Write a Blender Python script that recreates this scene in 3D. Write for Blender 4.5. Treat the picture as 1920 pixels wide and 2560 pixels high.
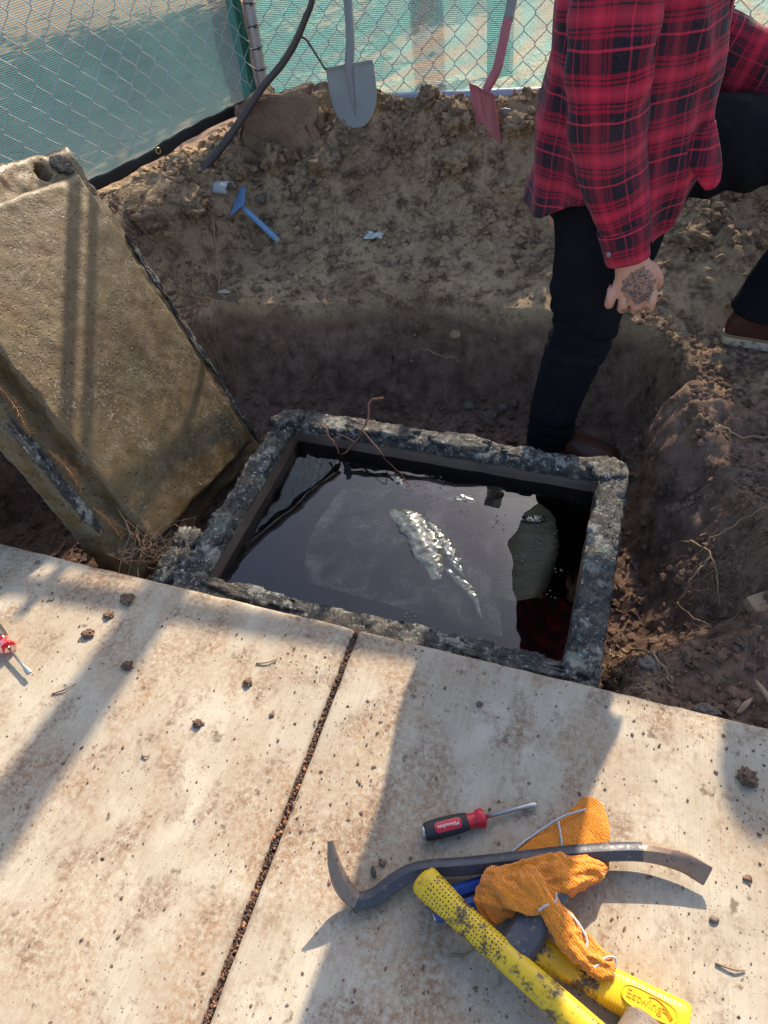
import bpy, math, random
import numpy as np
from mathutils import Vector, Matrix

for o in list(bpy.data.objects):
    bpy.data.objects.remove(o, do_unlink=True)
SC = bpy.context.scene
COL = SC.collection
RND = random.Random(7)
NR = np.random.RandomState(11)

# ------------------------------------------------------------------ camera, sky, sun, exposure
cam_d = bpy.data.cameras.new('camera')
cam = bpy.data.objects.new('camera', cam_d)
COL.objects.link(cam)
cam.matrix_world = Matrix(((0.95073, -0.1403, 0.27645, 0.0),
                           (0.29134, 0.70917, -0.64203, 0.0),
                           (-0.10597, 0.69094, 0.71511, 1.2),
                           (0, 0, 0, 1)))
cam_d.sensor_fit = 'VERTICAL'
cam_d.sensor_height = 36.0
cam_d.lens = 23.55
cam_d.clip_start = 0.02
cam_d.clip_end = 500
SC.camera = cam

SUN_EL = 32.5
world = bpy.data.worlds.new('World')
SC.world = world
world.use_nodes = True
wn = world.node_tree
for nd in list(wn.nodes):
    wn.nodes.remove(nd)
w_out = wn.nodes.new('ShaderNodeOutputWorld')
w_bg = wn.nodes.new('ShaderNodeBackground')
w_sky = wn.nodes.new('ShaderNodeTexSky')
w_sky.sky_type = 'NISHITA'
w_sky.sun_disc = False
w_sky.sun_elevation = math.radians(SUN_EL)
w_sky.sun_rotation = math.radians(3.2)
w_sky.air_density = 1.0
w_sky.dust_density = 2.2
w_sky.ozone_density = 1.0
w_bg.inputs['Strength'].default_value = 0.135
wn.links.new(w_sky.outputs[0], w_bg.inputs[0])
wn.links.new(w_bg.outputs[0], w_out.inputs[0])

sun_d = bpy.data.lights.new('sun', 'SUN')
sun_d.energy = 4.3
sun_d.angle = math.radians(0.53)
sun_d.color = (1.0, 0.85, 0.64)
sun = bpy.data.objects.new('sun', sun_d)
COL.objects.link(sun)
sun.rotation_euler = (math.radians(-(90 - SUN_EL)), 0, math.radians(-3.2))
sun.location = (0, 8, 6)

SC.view_settings.view_transform = 'Standard'
SC.view_settings.look = 'None'
SC.view_settings.exposure = 1.2
SC.view_settings.gamma = 1
SC.view_settings.use_curve_mapping = False
SC.render.engine = 'CYCLES'
SC.cycles.max_bounces = 6
SC.cycles.transparent_max_bounces = 10

# ------------------------------------------------------------------ numeric helpers
def _hash(ix, iy, iz):
    h = (ix.astype(np.int64) * 374761393 + iy.astype(np.int64) * 668265263 + iz.astype(np.int64) * 2147483647 + 1013904223) & 0xffffffff
    h = ((h ^ (h >> 13)) * 1274126177) & 0xffffffff
    h = h ^ (h >> 16)
    return (h & 0xffff) / 32767.5 - 1.0

def vnoise(P):
    P = np.asarray(P, float)
    I = np.floor(P).astype(np.int64)
    F = P - I
    F = F * F * F * (F * (F * 6 - 15) + 10)
    r = 0
    for dx in (0, 1):
        wx = F[:, 0] if dx else 1 - F[:, 0]
        for dy in (0, 1):
            wy = F[:, 1] if dy else 1 - F[:, 1]
            for dz in (0, 1):
                wz = F[:, 2] if dz else 1 - F[:, 2]
                r = r + wx * wy * wz * _hash(I[:, 0] + dx, I[:, 1] + dy, I[:, 2] + dz)
    return r

def fbm(P, octv=4, gain=0.5, lac=2.03):
    P = np.asarray(P, float)
    a, r = 1.0, 0
    for k in range(octv):
        r = r + a * vnoise(P + k * 17.3)
        P = P * lac
        a *= gain
    return r

def sstep(a, b, x):
    t = np.clip((x - a) / (b - a), 0, 1)
    return t * t * (3 - 2 * t)

def unit(v):
    v = np.asarray(v, float)
    return v / (np.linalg.norm(v) + 1e-12)

def crom(P, n):
    """Catmull-Rom resample of a control polyline (rows may carry extra columns such as radii)."""
    P = np.asarray(P, float)
    m = len(P)
    E = np.vstack([2 * P[0] - P[1], P, 2 * P[-1] - P[-2]])
    t = np.linspace(0, m - 1, n)
    i = np.minimum(t.astype(int), m - 2)
    u = (t - i)[:, None]
    a, b, c, d = E[i], E[i + 1], E[i + 2], E[i + 3]
    return 0.5 * ((2 * b) + (-a + c) * u + (2 * a - 5 * b + 4 * c - d) * u ** 2 + (-a + 3 * b - 3 * c + d) * u ** 3)

# ------------------------------------------------------------------ object helpers
def tag(o, label, cat, group=None, kind=None):
    if label: o['label'] = label
    if cat: o['category'] = cat
    if group: o['group'] = group
    if kind: o['kind'] = kind
    return o

def empty(name, loc, label=None, cat=None, group=None):
    o = bpy.data.objects.new(name, None)
    o.location = loc
    o.empty_display_size = 0.05
    COL.objects.link(o)
    return tag(o, label, cat, group)

def attach(o, parent):
    o.parent = parent
    o.matrix_parent_inverse = Matrix.Translation(-parent.location)
    return o

def mobj(name, V, F, mat, parent=None, uv=None, smooth=True, sharp=None, kind=None):
    me = bpy.data.meshes.new(name)
    V = np.asarray(V, float)
    me.from_pydata([tuple(v) for v in V], [], [tuple(int(i) for i in f) for f in F])
    if uv is not None:
        lay = me.uv_layers.new(name='UVMap')
        idx = np.zeros(len(me.loops), dtype=np.int32)
        me.loops.foreach_get('vertex_index', idx)
        lay.data.foreach_set('uv', np.asarray(uv, np.float32)[idx].ravel())
    if smooth:
        me.polygons.foreach_set('use_smooth', [True] * len(me.polygons))
        if sharp:
            me.set_sharp_from_angle(angle=math.radians(sharp))
    me.update()
    me.validate()
    o = bpy.data.objects.new(name, me)
    if mat: me.materials.append(mat)
    COL.objects.link(o)
    if parent is not None: attach(o, parent)
    if kind: o['kind'] = kind
    return o

class MB:
    """collects vertices and faces of one mesh"""
    def __init__(self): self.V, self.F, self.U, self.n = [], [], [], 0
    def add(self, V, F, U=None):
        V = np.asarray(V, float)
        self.V.append(V)
        self.F += [tuple(i + self.n for i in f) for f in F]
        self.U.append(np.zeros((len(V), 2)) if U is None else np.asarray(U, float))
        self.n += len(V)
        return self
    def build(self, name, mat, parent=None, smooth=True, sharp=None, uv=False, kind=None):
        return mobj(name, np.vstack(self.V), self.F, mat, parent, np.vstack(self.U) if uv else None, smooth, sharp, kind)

def grid_faces(nr, nc, wrap=False):
    F = []
    cc = nc if wrap else nc - 1
    for i in range(nr - 1):
        for j in range(cc):
            k = (j + 1) % nc
            F.append((i * nc + j, i * nc + k, (i + 1) * nc + k, (i + 1) * nc + j))
    return F

def frames(P, up=(0, 0, 1)):
    P = np.asarray(P, float)
    T = np.gradient(P, axis=0)
    T /= (np.linalg.norm(T, axis=1)[:, None] + 1e-12)
    S, Uu = [], []
    prev = None
    for t in T:
        u = np.asarray(up, float) if prev is None else prev
        s = np.cross(t, u)
        if np.linalg.norm(s) < 1e-4:
            s = np.cross(t, (0.3, 1, 0.2))
        s = unit(s)
        uu = np.cross(s, t)
        S.append(s); Uu.append(uu)
        prev = uu
    return T, np.array(S), np.array(Uu)

def tube(P, r, n=8, up=(0, 0, 1), caps=True, shape=None, rot=0.0):
    """sweep; r scalar / array / array of (side, up) half sizes; shape: list of unit (s,u) section points"""
    P = np.asarray(P, float)
    m = len(P)
    r = np.asarray(r, float)
    if r.ndim == 0: r = np.full((m, 2), float(r))
    elif r.ndim == 1: r = np.stack([r, r], 1)
    if shape is None:
        a = np.arange(n) / n * 2 * math.pi + rot
        shape = np.stack([np.cos(a), np.sin(a)], 1)
    else:
        shape = np.asarray(shape, float); n = len(shape)
    T, S, Uu = frames(P, up)
    V = P[:, None, :] + shape[None, :, 0, None] * (S * r[:, :1])[:, None, :] + shape[None, :, 1, None] * (Uu * r[:, 1:2])[:, None, :]
    L = np.concatenate([[0], np.cumsum(np.linalg.norm(np.diff(P, axis=0), axis=1))])
    ang = np.arange(n) / n
    circ = 2 * math.pi * r.mean()
    U = np.stack(np.meshgrid(ang * circ, L), 2).reshape(-1, 2)
    V = V.reshape(-1, 3)
    F = grid_faces(m, n, True)
    if caps:
        F.append(tuple(range(n - 1, -1, -1)))
        F.append(tuple((m - 1) * n + j for j in range(n)))
    return V, F, U

def rings_loft(R, caps=True):
    R = np.asarray(R, float)
    m, n = R.shape[:2]
    F = grid_faces(m, n, True)
    if caps:
        F.append(tuple(range(n - 1, -1, -1)))
        F.append(tuple((m - 1) * n + j for j in range(n)))
    return R.reshape(-1, 3), F

def box_vf(c, h, ax=None):
    """plain box: centre, half sizes, 3 axes"""
    ax = np.eye(3) if ax is None else np.asarray(ax, float)
    V = []
    for sx in (-1, 1):
        for sy in (-1, 1):
            for sz in (-1, 1):
                V.append(np.asarray(c) + ax[0] * h[0] * sx + ax[1] * h[1] * sy + ax[2] * h[2] * sz)
    F = [(0, 1, 3, 2), (4, 6, 7, 5), (0, 4, 5, 1), (2, 3, 7, 6), (0, 2, 6, 4), (1, 5, 7, 3)]
    return np.array(V), F

def realise(o):
    """apply modifiers of an object into its mesh"""
    bpy.context.view_layer.update()
    dg = bpy.context.evaluated_depsgraph_get()
    me = bpy.data.meshes.new_from_object(o.evaluated_get(dg))
    old = o.data
    o.modifiers.clear()
    o.data = me
    bpy.data.meshes.remove(old)
    return o

def ico(sub=1):
    t = (1 + 5 ** 0.5) / 2
    V = [(-1, t, 0), (1, t, 0), (-1, -t, 0), (1, -t, 0), (0, -1, t), (0, 1, t), (0, -1, -t), (0, 1, -t), (t, 0, -1), (t, 0, 1), (-t, 0, -1), (-t, 0, 1)]
    F = [(0, 11, 5), (0, 5, 1), (0, 1, 7), (0, 7, 10), (0, 10, 11), (1, 5, 9), (5, 11, 4), (11, 10, 2), (10, 7, 6), (7, 1, 8), (3, 9, 4), (3, 4, 2), (3, 2, 6), (3, 6, 8), (3, 8, 9), (4, 9, 5), (2, 4, 11), (6, 2, 10), (8, 6, 7), (9, 8, 1)]
    V = [unit(v) for v in V]
    for _ in range(sub):
        cache, NF = {}, []
        def mid(a, b):
            k = (min(a, b), max(a, b))
            if k not in cache:
                V.append(unit(V[a] + V[b])); cache[k] = len(V) - 1
            return cache[k]
        for a, b, c in F:
            ab, bc, ca = mid(a, b), mid(b, c), mid(c, a)
            NF += [(a, ab, ca), (b, bc, ab), (c, ca, bc), (ab, bc, ca)]
        F = NF
    return np.array(V), F
ICO0, ICO0F = ico(0)
ICO1, ICO1F = ico(1)
ICO3, ICO3F = ico(3)

def text_vf(body, size, extrude=0.0):
    """flat lettering as vertices (x right, y up, z out) centred on the origin"""
    cu = bpy.data.curves.new('lettering', 'FONT')
    cu.body = body
    cu.size = size
    cu.extrude = extrude
    cu.align_x = 'CENTER'; cu.align_y = 'CENTER'
    cu.resolution_u = 3
    o = bpy.data.objects.new('lettering', cu)
    COL.objects.link(o)
    bpy.context.view_layer.update()
    dg = bpy.context.evaluated_depsgraph_get()
    me = bpy.data.meshes.new_from_object(o.evaluated_get(dg))
    V = np.array([v.co[:] for v in me.vertices])
    F = [tuple(p.vertices) for p in me.polygons]
    bpy.data.objects.remove(o); bpy.data.curves.remove(cu); bpy.data.meshes.remove(me)
    return V, F

# ------------------------------------------------------------------ material helpers
class M:
    def __init__(self, name, rough=0.8, metal=0.0, spec=0.5, color=None):
        self.m = bpy.data.materials.new(name)
        self.m.use_nodes = True
        self.t = self.m.node_tree
        self.b = self.t.nodes['Principled BSDF']
        self.out = self.t.nodes['Material Output']
        self.b.inputs['Roughness'].default_value = rough
        self.b.inputs['Metallic'].default_value = metal
        self.b.inputs['Specular IOR Level'].default_value = spec
        if color: self.b.inputs['Base Color'].default_value = (*color, 1)
        self._co = None
    def node(self, ty, **kw):
        n = self.t.nodes.new(ty)
        for k, v in kw.items(): setattr(n, k, v)
        return n
    def link(self, a, b): self.t.links.new(a, b)
    def co(self, kind='Object'):
        if self._co is None: self._co = self.node('ShaderNodeTexCoord')
        return self._co.outputs[kind]
    def map(self, scale=(1, 1, 1), rot=(0, 0, 0), loc=(0, 0, 0), kind='Object'):
        n = self.node('ShaderNodeMapping')
        n.inputs['Scale'].default_value = scale
        n.inputs['Rotation'].default_value = rot
        n.inputs['Location'].default_value = loc
        self.link(self.co(kind), n.inputs['Vector'])
        return n.outputs[0]
    def noise(self, scale, detail=4, rough=0.55, vec=None, dist=0.0):
        n = self.node('ShaderNodeTexNoise')
        n.inputs['Scale'].default_value = scale
        n.inputs['Detail'].default_value = detail
        n.inputs['Roughness'].default_value = rough
        n.inputs['Distortion'].default_value = dist
        self.link(vec if vec is not None else self.co(), n.inputs['Vector'])
        return n.outputs['Fac']
    def voro(self, scale, vec=None, feature='F1', out='Distance', rnd=1.0):
        n = self.node('ShaderNodeTexVoronoi', feature=feature)
        n.inputs['Scale'].default_value = scale
        n.inputs['Randomness'].default_value = rnd
        self.link(vec if vec is not None else self.co(), n.inputs['Vector'])
        return n.outputs[out]
    def ramp(self, fac, stops, interp='LINEAR'):
        n = self.node('ShaderNodeValToRGB')
        n.color_ramp.interpolation = interp
        el = n.color_ramp.elements
        while len(el) < len(stops): el.new(0.5)
        for e, (p, c) in zip(el, stops):
            e.position = p
            e.color = (c, c, c, 1) if not hasattr(c, '__len__') else (*c, 1)
        self.link(fac, n.inputs['Fac'])
        return n.outputs['Color']
    def mix(self, fac, a, b, mode='MIX'):
        n = self.node('ShaderNodeMix', data_type='RGBA', blend_type=mode)
        n.clamp_factor = True
        for s, v in ((n.inputs[0], fac), (n.inputs[6], a), (n.inputs[7], b)):
            if hasattr(v, 'is_linked') or hasattr(v, 'links'): self.link(v, s)
            elif hasattr(v, '__len__'): s.default_value = (*v, 1)
            else: s.default_value = v
        return n.outputs[2]
    def math(self, op, a, b=0.0, clamp=False):
        n = self.node('ShaderNodeMath', operation=op, use_clamp=clamp)
        for s, v in ((n.inputs[0], a), (n.inputs[1], b)):
            if hasattr(v, 'links'): self.link(v, s)
            else: s.default_value = v
        return n.outputs[0]
    def sep(self, vec):
        n = self.node('ShaderNodeSeparateXYZ')
        self.link(vec, n.inputs[0])
        return n.outputs
    def attr(self, name):
        n = self.node('ShaderNodeAttribute', attribute_name=name)
        return n.outputs['Fac']
    def color(self, c): self.link(c, self.b.inputs['Base Color'])
    def rough(self, r): self.link(r, self.b.inputs['Roughness'])
    def bump(self, h, strength=0.5, dist=0.01):
        n = self.node('ShaderNodeBump')
        n.inputs['Strength'].default_value = strength
        n.inputs['Distance'].default_value = dist
        prev = self.b.inputs['Normal']
        if prev.is_linked:
            self.link(prev.links[0].from_socket, n.inputs['Normal'])
        self.link(h, n.inputs['Height'])
        self.link(n.outputs[0], self.b.inputs['Normal'])
    @staticmethod
    def const(c): return c

def simple(name, color, rough=0.7, metal=0.0, var=0.25, scale=30, bump=0.0, bscale=200, spec=0.5, grime=None, gthr=0.58):
    m = M(name, rough, metal, spec)
    n1 = m.noise(scale, 5, 0.6)
    lo = tuple(max(0, c * (1 - var)) for c in color); hi = tuple(min(1, c * (1 + var)) for c in color)
    c = m.mix(n1, lo, hi)
    if grime:
        g = m.ramp(m.noise(scale * 1.7, 8, 0.7), [(gthr, 0), (gthr + 0.1, 1)])
        c = m.mix(g, c, grime)
        m.rough(m.ramp(g, [(0, rough), (1, min(1, rough + 0.35))]))
    m.color(c)
    if bump: m.bump(m.noise(bscale, 4, 0.6), bump, 0.002)
    return m.m
# ------------------------------------------------------------------ terrain shape
def slab_y(x): return 0.732 - 0.0417 * (x + 0.358)

PIT = np.array([(-1.30, 1.93), (-1.0, 2.00), (-0.62, 2.04), (-0.25, 2.03), (0.02, 2.0), (0.20, 1.93), (0.27, 1.80), (0.25, 1.62),
                (0.33, 1.42), (0.42, 1.22), (0.44, 1.02), (0.36, 0.90), (0.22, 0.82), (0.12, 0.60), (-2.0, 0.60), (-1.95, 1.15), (-1.62, 1.55), (-1.42, 1.78)])
FC = np.array([-1.47, 2.85])                 # fence corner
FD = unit([-0.23, -0.58])                    # direction of the side fence
FN = np.array([-FD[1], FD[0]])               # towards the pit side

def pit_sd(x, y):
    n = len(PIT)
    d = np.full(x.shape, 1e9)
    ins = np.zeros(x.shape, bool)
    for i in range(n):
        a, b = PIT[i], PIT[(i + 1) % n]
        ab = b - a
        t = np.clip(((x - a[0]) * ab[0] + (y - a[1]) * ab[1]) / (ab @ ab), 0, 1)
        d = np.minimum(d, np.hypot(x - a[0] - t * ab[0], y - a[1] - t * ab[1]))
        c = ((a[1] > y) != (b[1] > y)) & (x < (b[0] - a[0]) * (y - a[1]) / (b[1] - a[1] + 1e-12) + a[0])
        ins ^= c
    return np.where(ins, d, -d)

def terrain(x, y):
    x = np.asarray(x, float); y = np.asarray(y, float)
    P = np.stack([x, y, np.zeros_like(x)], 1)
    near = sstep(4.5, 3.2, np.hypot(x + 0.4, y - 1.8))
    bank = 0.04 + 0.06 * sstep(1.98, 2.32, y) + 0.335 * sstep(2.26, 2.80, y) - 0.035 * sstep(2.74, 2.84, y)
    bank = bank - 0.065 * sstep(0.12, 0.30, x) * sstep(2.25, 1.95, y)
    dl = (x - FC[0]) * FN[0] + (y - FC[1]) * FN[1]          # + on the pit side of the side fence
    lf = sstep(0.48, 0.04, dl)
    bank = np.maximum(bank, 0.40 * lf - 0.02)
    bank = bank - 0.30 * sstep(2.95, 4.6, y)                # falls away behind the fence
    bank = np.where(dl < 0, np.minimum(bank, 0.38 - 0.5 * sstep(0, 1.2, -dl)), bank)
    bank = bank - 0.10 * sstep(1.05, 0.80, y) * sstep(-0.1, 0.3, x)
    for (mx, my, r, hh) in ((-1.06, 2.56, 0.16, 0.07), (-0.80, 2.72, 0.14, 0.05), (-0.62, 2.62, 0.11, 0.05), (-0.55, 2.45, 0.2, 0.03), (-1.36, 2.5, 0.12, 0.05),
                            (-1.15, 2.32, 0.15, 0.03), (-0.32, 2.66, 0.16, 0.05), (0.25, 2.35, 0.3, 0.05), (-1.5, 2.2, 0.14, 0.04), (0.5, 1.75, 0.15, 0.02)):
        bank = bank + hh * np.exp(-((x - mx) ** 2 + (y - my) ** 2) / (r * r))
    n1 = fbm(P * 3.1, 3); n2 = fbm(P * 11 + 5, 3); n3 = fbm(P * 34 + 9, 3, 0.6)
    rough = 0.35 + 0.65 * sstep(2.12, 2.35, y) + 0.5 * sstep(0.1, 0.4, x)
    bank = bank + near * (0.020 * n1 + rough * (0.017 * n2 + 0.0085 * n3 + 0.012 * np.maximum(0, fbm(P * 20 + 3, 2)) ** 1.3))
    sd = pit_sd(x, y) + 0.022 * fbm(P * 6 + 2, 3)
    wdt = 0.135 + 0.16 * sstep(0.0, 0.32, x)
    tt_ = np.clip(sd / wdt, 0, 1)
    s = 1 - (1 - tt_) ** 1.9
    s = np.where(sd <= 0, 0, s)
    floor = -0.33 + 0.07 * sstep(0.1, 0.45, x) + 0.012 * n2 + 0.008 * n3 + 0.02 * n1
    floor = floor + 0.13 * sstep(1.02, 0.80, y) * sstep(0.05, 0.16, x)
    wn_ = 4 * s * (1 - s)
    h = bank * (1 - s) + floor * s + wn_ * (0.016 * fbm(P * np.array([14, 14, 1]) + 4, 3)) + near * s * 0.005 * fbm(P * 60, 2)
    under = sstep(0.03, -0.01, y - slab_y(x))
    h = h * (1 - under) + np.minimum(h, -0.16) * under
    return h, s

def ground_z(x, y):
    return float(terrain(np.array([x]), np.array([y]))[0][0])

def axis_pts(a, b, step, far, k=26):
    core = np.arange(a, b + 1e-6, step)
    g = np.geomspace(step * 2, far, k)
    return np.concatenate([a - g[::-1], core, b + g])

# soil
def dirt_mat(name, moist_attr=True, base_wet=0.0):
    m = M(name, 0.95, spec=0.25)
    a = m.noise(2.6, 3, 0.62)
    b = m.noise(16, 5, 0.68)
    c = m.noise(95, 4, 0.75)
    dry = m.mix(m.ramp(a, [(0.33, 0), (0.55, 1)]), (0.20, 0.122, 0.070), (0.54, 0.375, 0.225))
    dry = m.mix(m.ramp(b, [(0.49, 0), (0.62, 0.9)]), dry, (0.13, 0.076, 0.046))
    dry = m.mix(m.ramp(c, [(0.52, 0), (0.70, 0.8)]), dry, (0.50, 0.39, 0.26))
    wet = m.mix(m.ramp(b, [(0.36, 0), (0.66, 1)]), (0.125, 0.076, 0.056), (0.37, 0.232, 0.168))
    wet = m.mix(m.ramp(a, [(0.45, 0), (0.7, 0.6)]), wet, (0.26, 0.155, 0.105))
    w = m.attr('moist') if moist_attr else None
    if w is not None:
        w2 = m.math('ADD', w, m.math('MULTIPLY', m.math('SUBTRACT', b, 0.5), 0.9))
        col = m.mix(m.ramp(w2, [(0.25, 0), (0.75, 1)]), dry, wet)
    else:
        col = m.mix(base_wet, dry, wet)
    peb = m.ramp(m.voro(150), [(0.10, 1), (0.16, 0)])
    gate = m.ramp(m.noise(24, 2), [(0.58, 0), (0.62, 1)])
    col = m.mix(m.math('MULTIPLY', peb, gate), col, (0.38, 0.34, 0.29))
    m.color(col)
    m.bump(m.math('SUBTRACT', 1.0, m.voro(46, m.map())), 0.55, 0.012)
    m.bump(c, 1.0, 0.010)
    m.bump(m.noise(240, 3, 0.7), 1.0, 0.005)
    return m.m
DIRT = dirt_mat('soil')
DIRT_D = dirt_mat('soil_dark', False, 0.92)
DIRT_L = dirt_mat('soil_dry', False, 0.12)
DIRT_M = dirt_mat('soil_mid', False, 0.45)

gx = axis_pts(-2.0, 1.15, 0.0085, 70)
gy = axis_pts(0.52, 3.02, 0.0085, 70)
GX, GY = np.meshgrid(gx, gy)
gh, gs = terrain(GX.ravel(), GY.ravel())
GV = np.stack([GX.ravel(), GY.ravel(), gh], 1)
wall_ = np.clip(4 * gs * (1 - gs), 0, 1) * (np.abs(GX.ravel() + 0.4) < 1.5)
rgt_ = 0.55 * sstep(0.08, 0.3, GX.ravel()) * sstep(2.0, 1.8, GY.ravel()) * (GX.ravel() < 1.1) * (GY.ravel() > slab_y(GX.ravel()) + 0.03)
hd3 = np.stack([fbm(GV * 13 + k * 19, 4, 0.6) for k in range(2)] + [fbm(GV * 22 + 60, 4, 0.62)], 1)
GV = GV + hd3 * np.maximum(wall_, rgt_)[:, None] * np.array([0.016, 0.016, 0.014])
ground = mobj('ground', GV, grid_faces(len(gy), len(gx)), DIRT)
ground['kind'] = 'structure'
at = ground.data.attributes.new('moist', 'FLOAT', 'POINT')
mo = np.clip(gs * 3.6, 0, 1)
mo = np.maximum(mo, 0.8 * sstep(1.9, 1.6, GY.ravel()) * sstep(0.05, 0.3, GX.ravel()))
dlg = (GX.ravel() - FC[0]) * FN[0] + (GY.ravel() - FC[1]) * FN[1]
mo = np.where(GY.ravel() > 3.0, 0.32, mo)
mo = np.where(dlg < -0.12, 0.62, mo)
at.data.foreach_set('value', mo.astype(np.float32))

# ------------------------------------------------------------------ pavement
def rrect(C4, d, r, nS, nA):
    """points of a 4 sided outline inset by d with rounded corners; same count for each inset"""
    C4 = np.asarray(C4, float)
    out = []
    k = len(C4)
    lines = []
    for i in range(k):
        a, b = C4[i], C4[(i + 1) % k]
        t = unit(b - a); nrm = np.array([-t[1], t[0]])
        lines.append((a + nrm * d, t, nrm))
    def isect(l1, l2):
        A = np.array([l1[1], -l2[1]]).T
        s = np.linalg.solve(A, l2[0] - l1[0])
        return l1[0] + l1[1] * s[0]
    cor = [isect(lines[i - 1], lines[i]) for i in range(k)]
    rc = max(r - d, 0.0015)
    for i in range(k):
        t0, t1 = lines[i - 1][1], lines[i][1]
        cc = cor[i] - t0 * rc + t1 * rc
        for q in range(nA):
            f = (q + 0.5) / nA * math.pi / 2
            out.append(cc + t0 * rc * math.sin(f) - t1 * rc * math.cos(f))
        nxt = cor[(i + 1) % k]
        a = cor[i] + t1 * rc; b = nxt - t1 * rc
        for q in range(nS):
            out.append(a + (b - a) * (q + 0.5) / nS)
    return np.array(out)

def concrete_walk():
    m = M('broomed_concrete', 0.86, spec=0.3)
    a = m.noise(3.2, 4, 0.6)
    base = m.mix(a, (0.315, 0.268, 0.205), (0.46, 0.405, 0.315))
    pat = m.ramp(m.noise(7, 6, 0.6, dist=0.6), [(0.46, 0), (0.66, 1)])
    base = m.mix(m.math('MULTIPLY', pat, 0.5), base, (0.53, 0.485, 0.40))
    # rubbed-in soil
    st = m.ramp(m.noise(4.3, 5, 0.62, m.map((1.2, 0.8, 1), (0, 0, 0.35)), 0.5), [(0.42, 0), (0.62, 1)])
    gr = m.ramp(m.noise(95, 5, 0.75), [(0.38, 0.05), (0.60, 1)])
    base = m.mix(m.math('MULTIPLY', m.math('MULTIPLY', st, gr), 0.85), base, (0.25, 0.135, 0.062))
    st2 = m.ramp(m.noise(13, 5, 0.7, m.map((1, 0.6, 1), loc=(3, 1, 0))), [(0.50, 0), (0.62, 1)])
    base = m.mix(m.math('MULTIPLY', m.math('MULTIPLY', st2, gr), 0.8), base, (0.17, 0.10, 0.062))
    st3 = m.ramp(m.noise(24, 5, 0.6, m.map(loc=(7, 2, 0))), [(0.63, 0), (0.69, 1)])
    base = m.mix(m.math('MULTIPLY', st3, 0.75), base, (0.10, 0.062, 0.043))
    # specks
    for sc, th, col in ((120, 0.17, (0.06, 0.042, 0.033)), (260, 0.2, (0.10, 0.07, 0.055)), (52, 0.12, (0.055, 0.04, 0.032))):
        n = m.node('ShaderNodeTexVoronoi'); n.inputs['Scale'].default_value = sc
        m.link(m.co(), n.inputs['Vector'])
        sp = m.ramp(n.outputs['Distance'], [(th * 0.6, 1), (th, 0)])
        rnd = m.sep(n.outputs['Color'])[0]
        gate = m.math('LESS_THAN', m.math('ADD', rnd, m.math('MULTIPLY', m.math('SUBTRACT', m.noise(5 if sc > 60 else 3, 3), 0.5), 0.8)), 0.46)
        base = m.mix(m.math('MULTIPLY', m.math('MULTIPLY', sp, gate), 0.85), base, col)
    # broom drag lines run across the walk
    ln = m.noise(1.0, 5, 0.7, m.map((330, 5, 5), (0, 0, 0.03)))
    ln2 = m.noise(1.0, 3, 0.6, m.map((900, 10, 10), (0, 0, 0.03)))
    base = m.mix(m.ramp(ln, [(0.48, 0), (0.72, 0.45)]), base, (0.25, 0.21, 0.17))
    m.color(base)
    m.bump(ln, 0.35, 0.003)
    m.bump(ln2, 0.25, 0.0015)
    m.bump(m.noise(420, 3, 0.7), 0.25, 0.0015)
    return m.m
WALK = concrete_walk()
pave = bpy.data.objects.new('pavement', None); COL.objects.link(pave); pave['kind'] = 'structure'
def slab(C4):
    prof = [(0.0, -0.11), (0.0, -0.055), (0.0, -0.018), (0.0012, -0.010), (0.004, -0.0045), (0.009, -0.0012), (0.016, 0.0), (0.06, 0.0)]
    R = []
    for d, z in prof:
        q = rrect(C4, d, 0.012, 160, 3)
        R.append(np.column_stack([q, np.full(len(q), z)]))
    R = np.array(R)
    nz = fbm(R.reshape(-1, 3) * 30, 3).reshape(R.shape[:2])
    e = np.array([1, 1, 1, 1, 1, 0.7, 0.4, 0.0])[:, None]
    R[:, :, 2] += nz * 0.0022 * e * np.array([1, 1, 1, 1, 1, 1, .5, 0])[:, None]
    V, F = rings_loft(R, True)
    return mobj('slab', V, F, WALK, pave, sharp=50)
JX = -0.42
JG = 0.0038
slab([(-4.0, -2.5), (JX - JG, -2.5), (JX - JG, slab_y(JX - JG)), (-4.0, slab_y(-4.0))])
slab([(JX + JG, -2.5), (3.2, -2.5), (3.2, slab_y(3.2)), (JX + JG, slab_y(JX + JG))])

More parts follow.
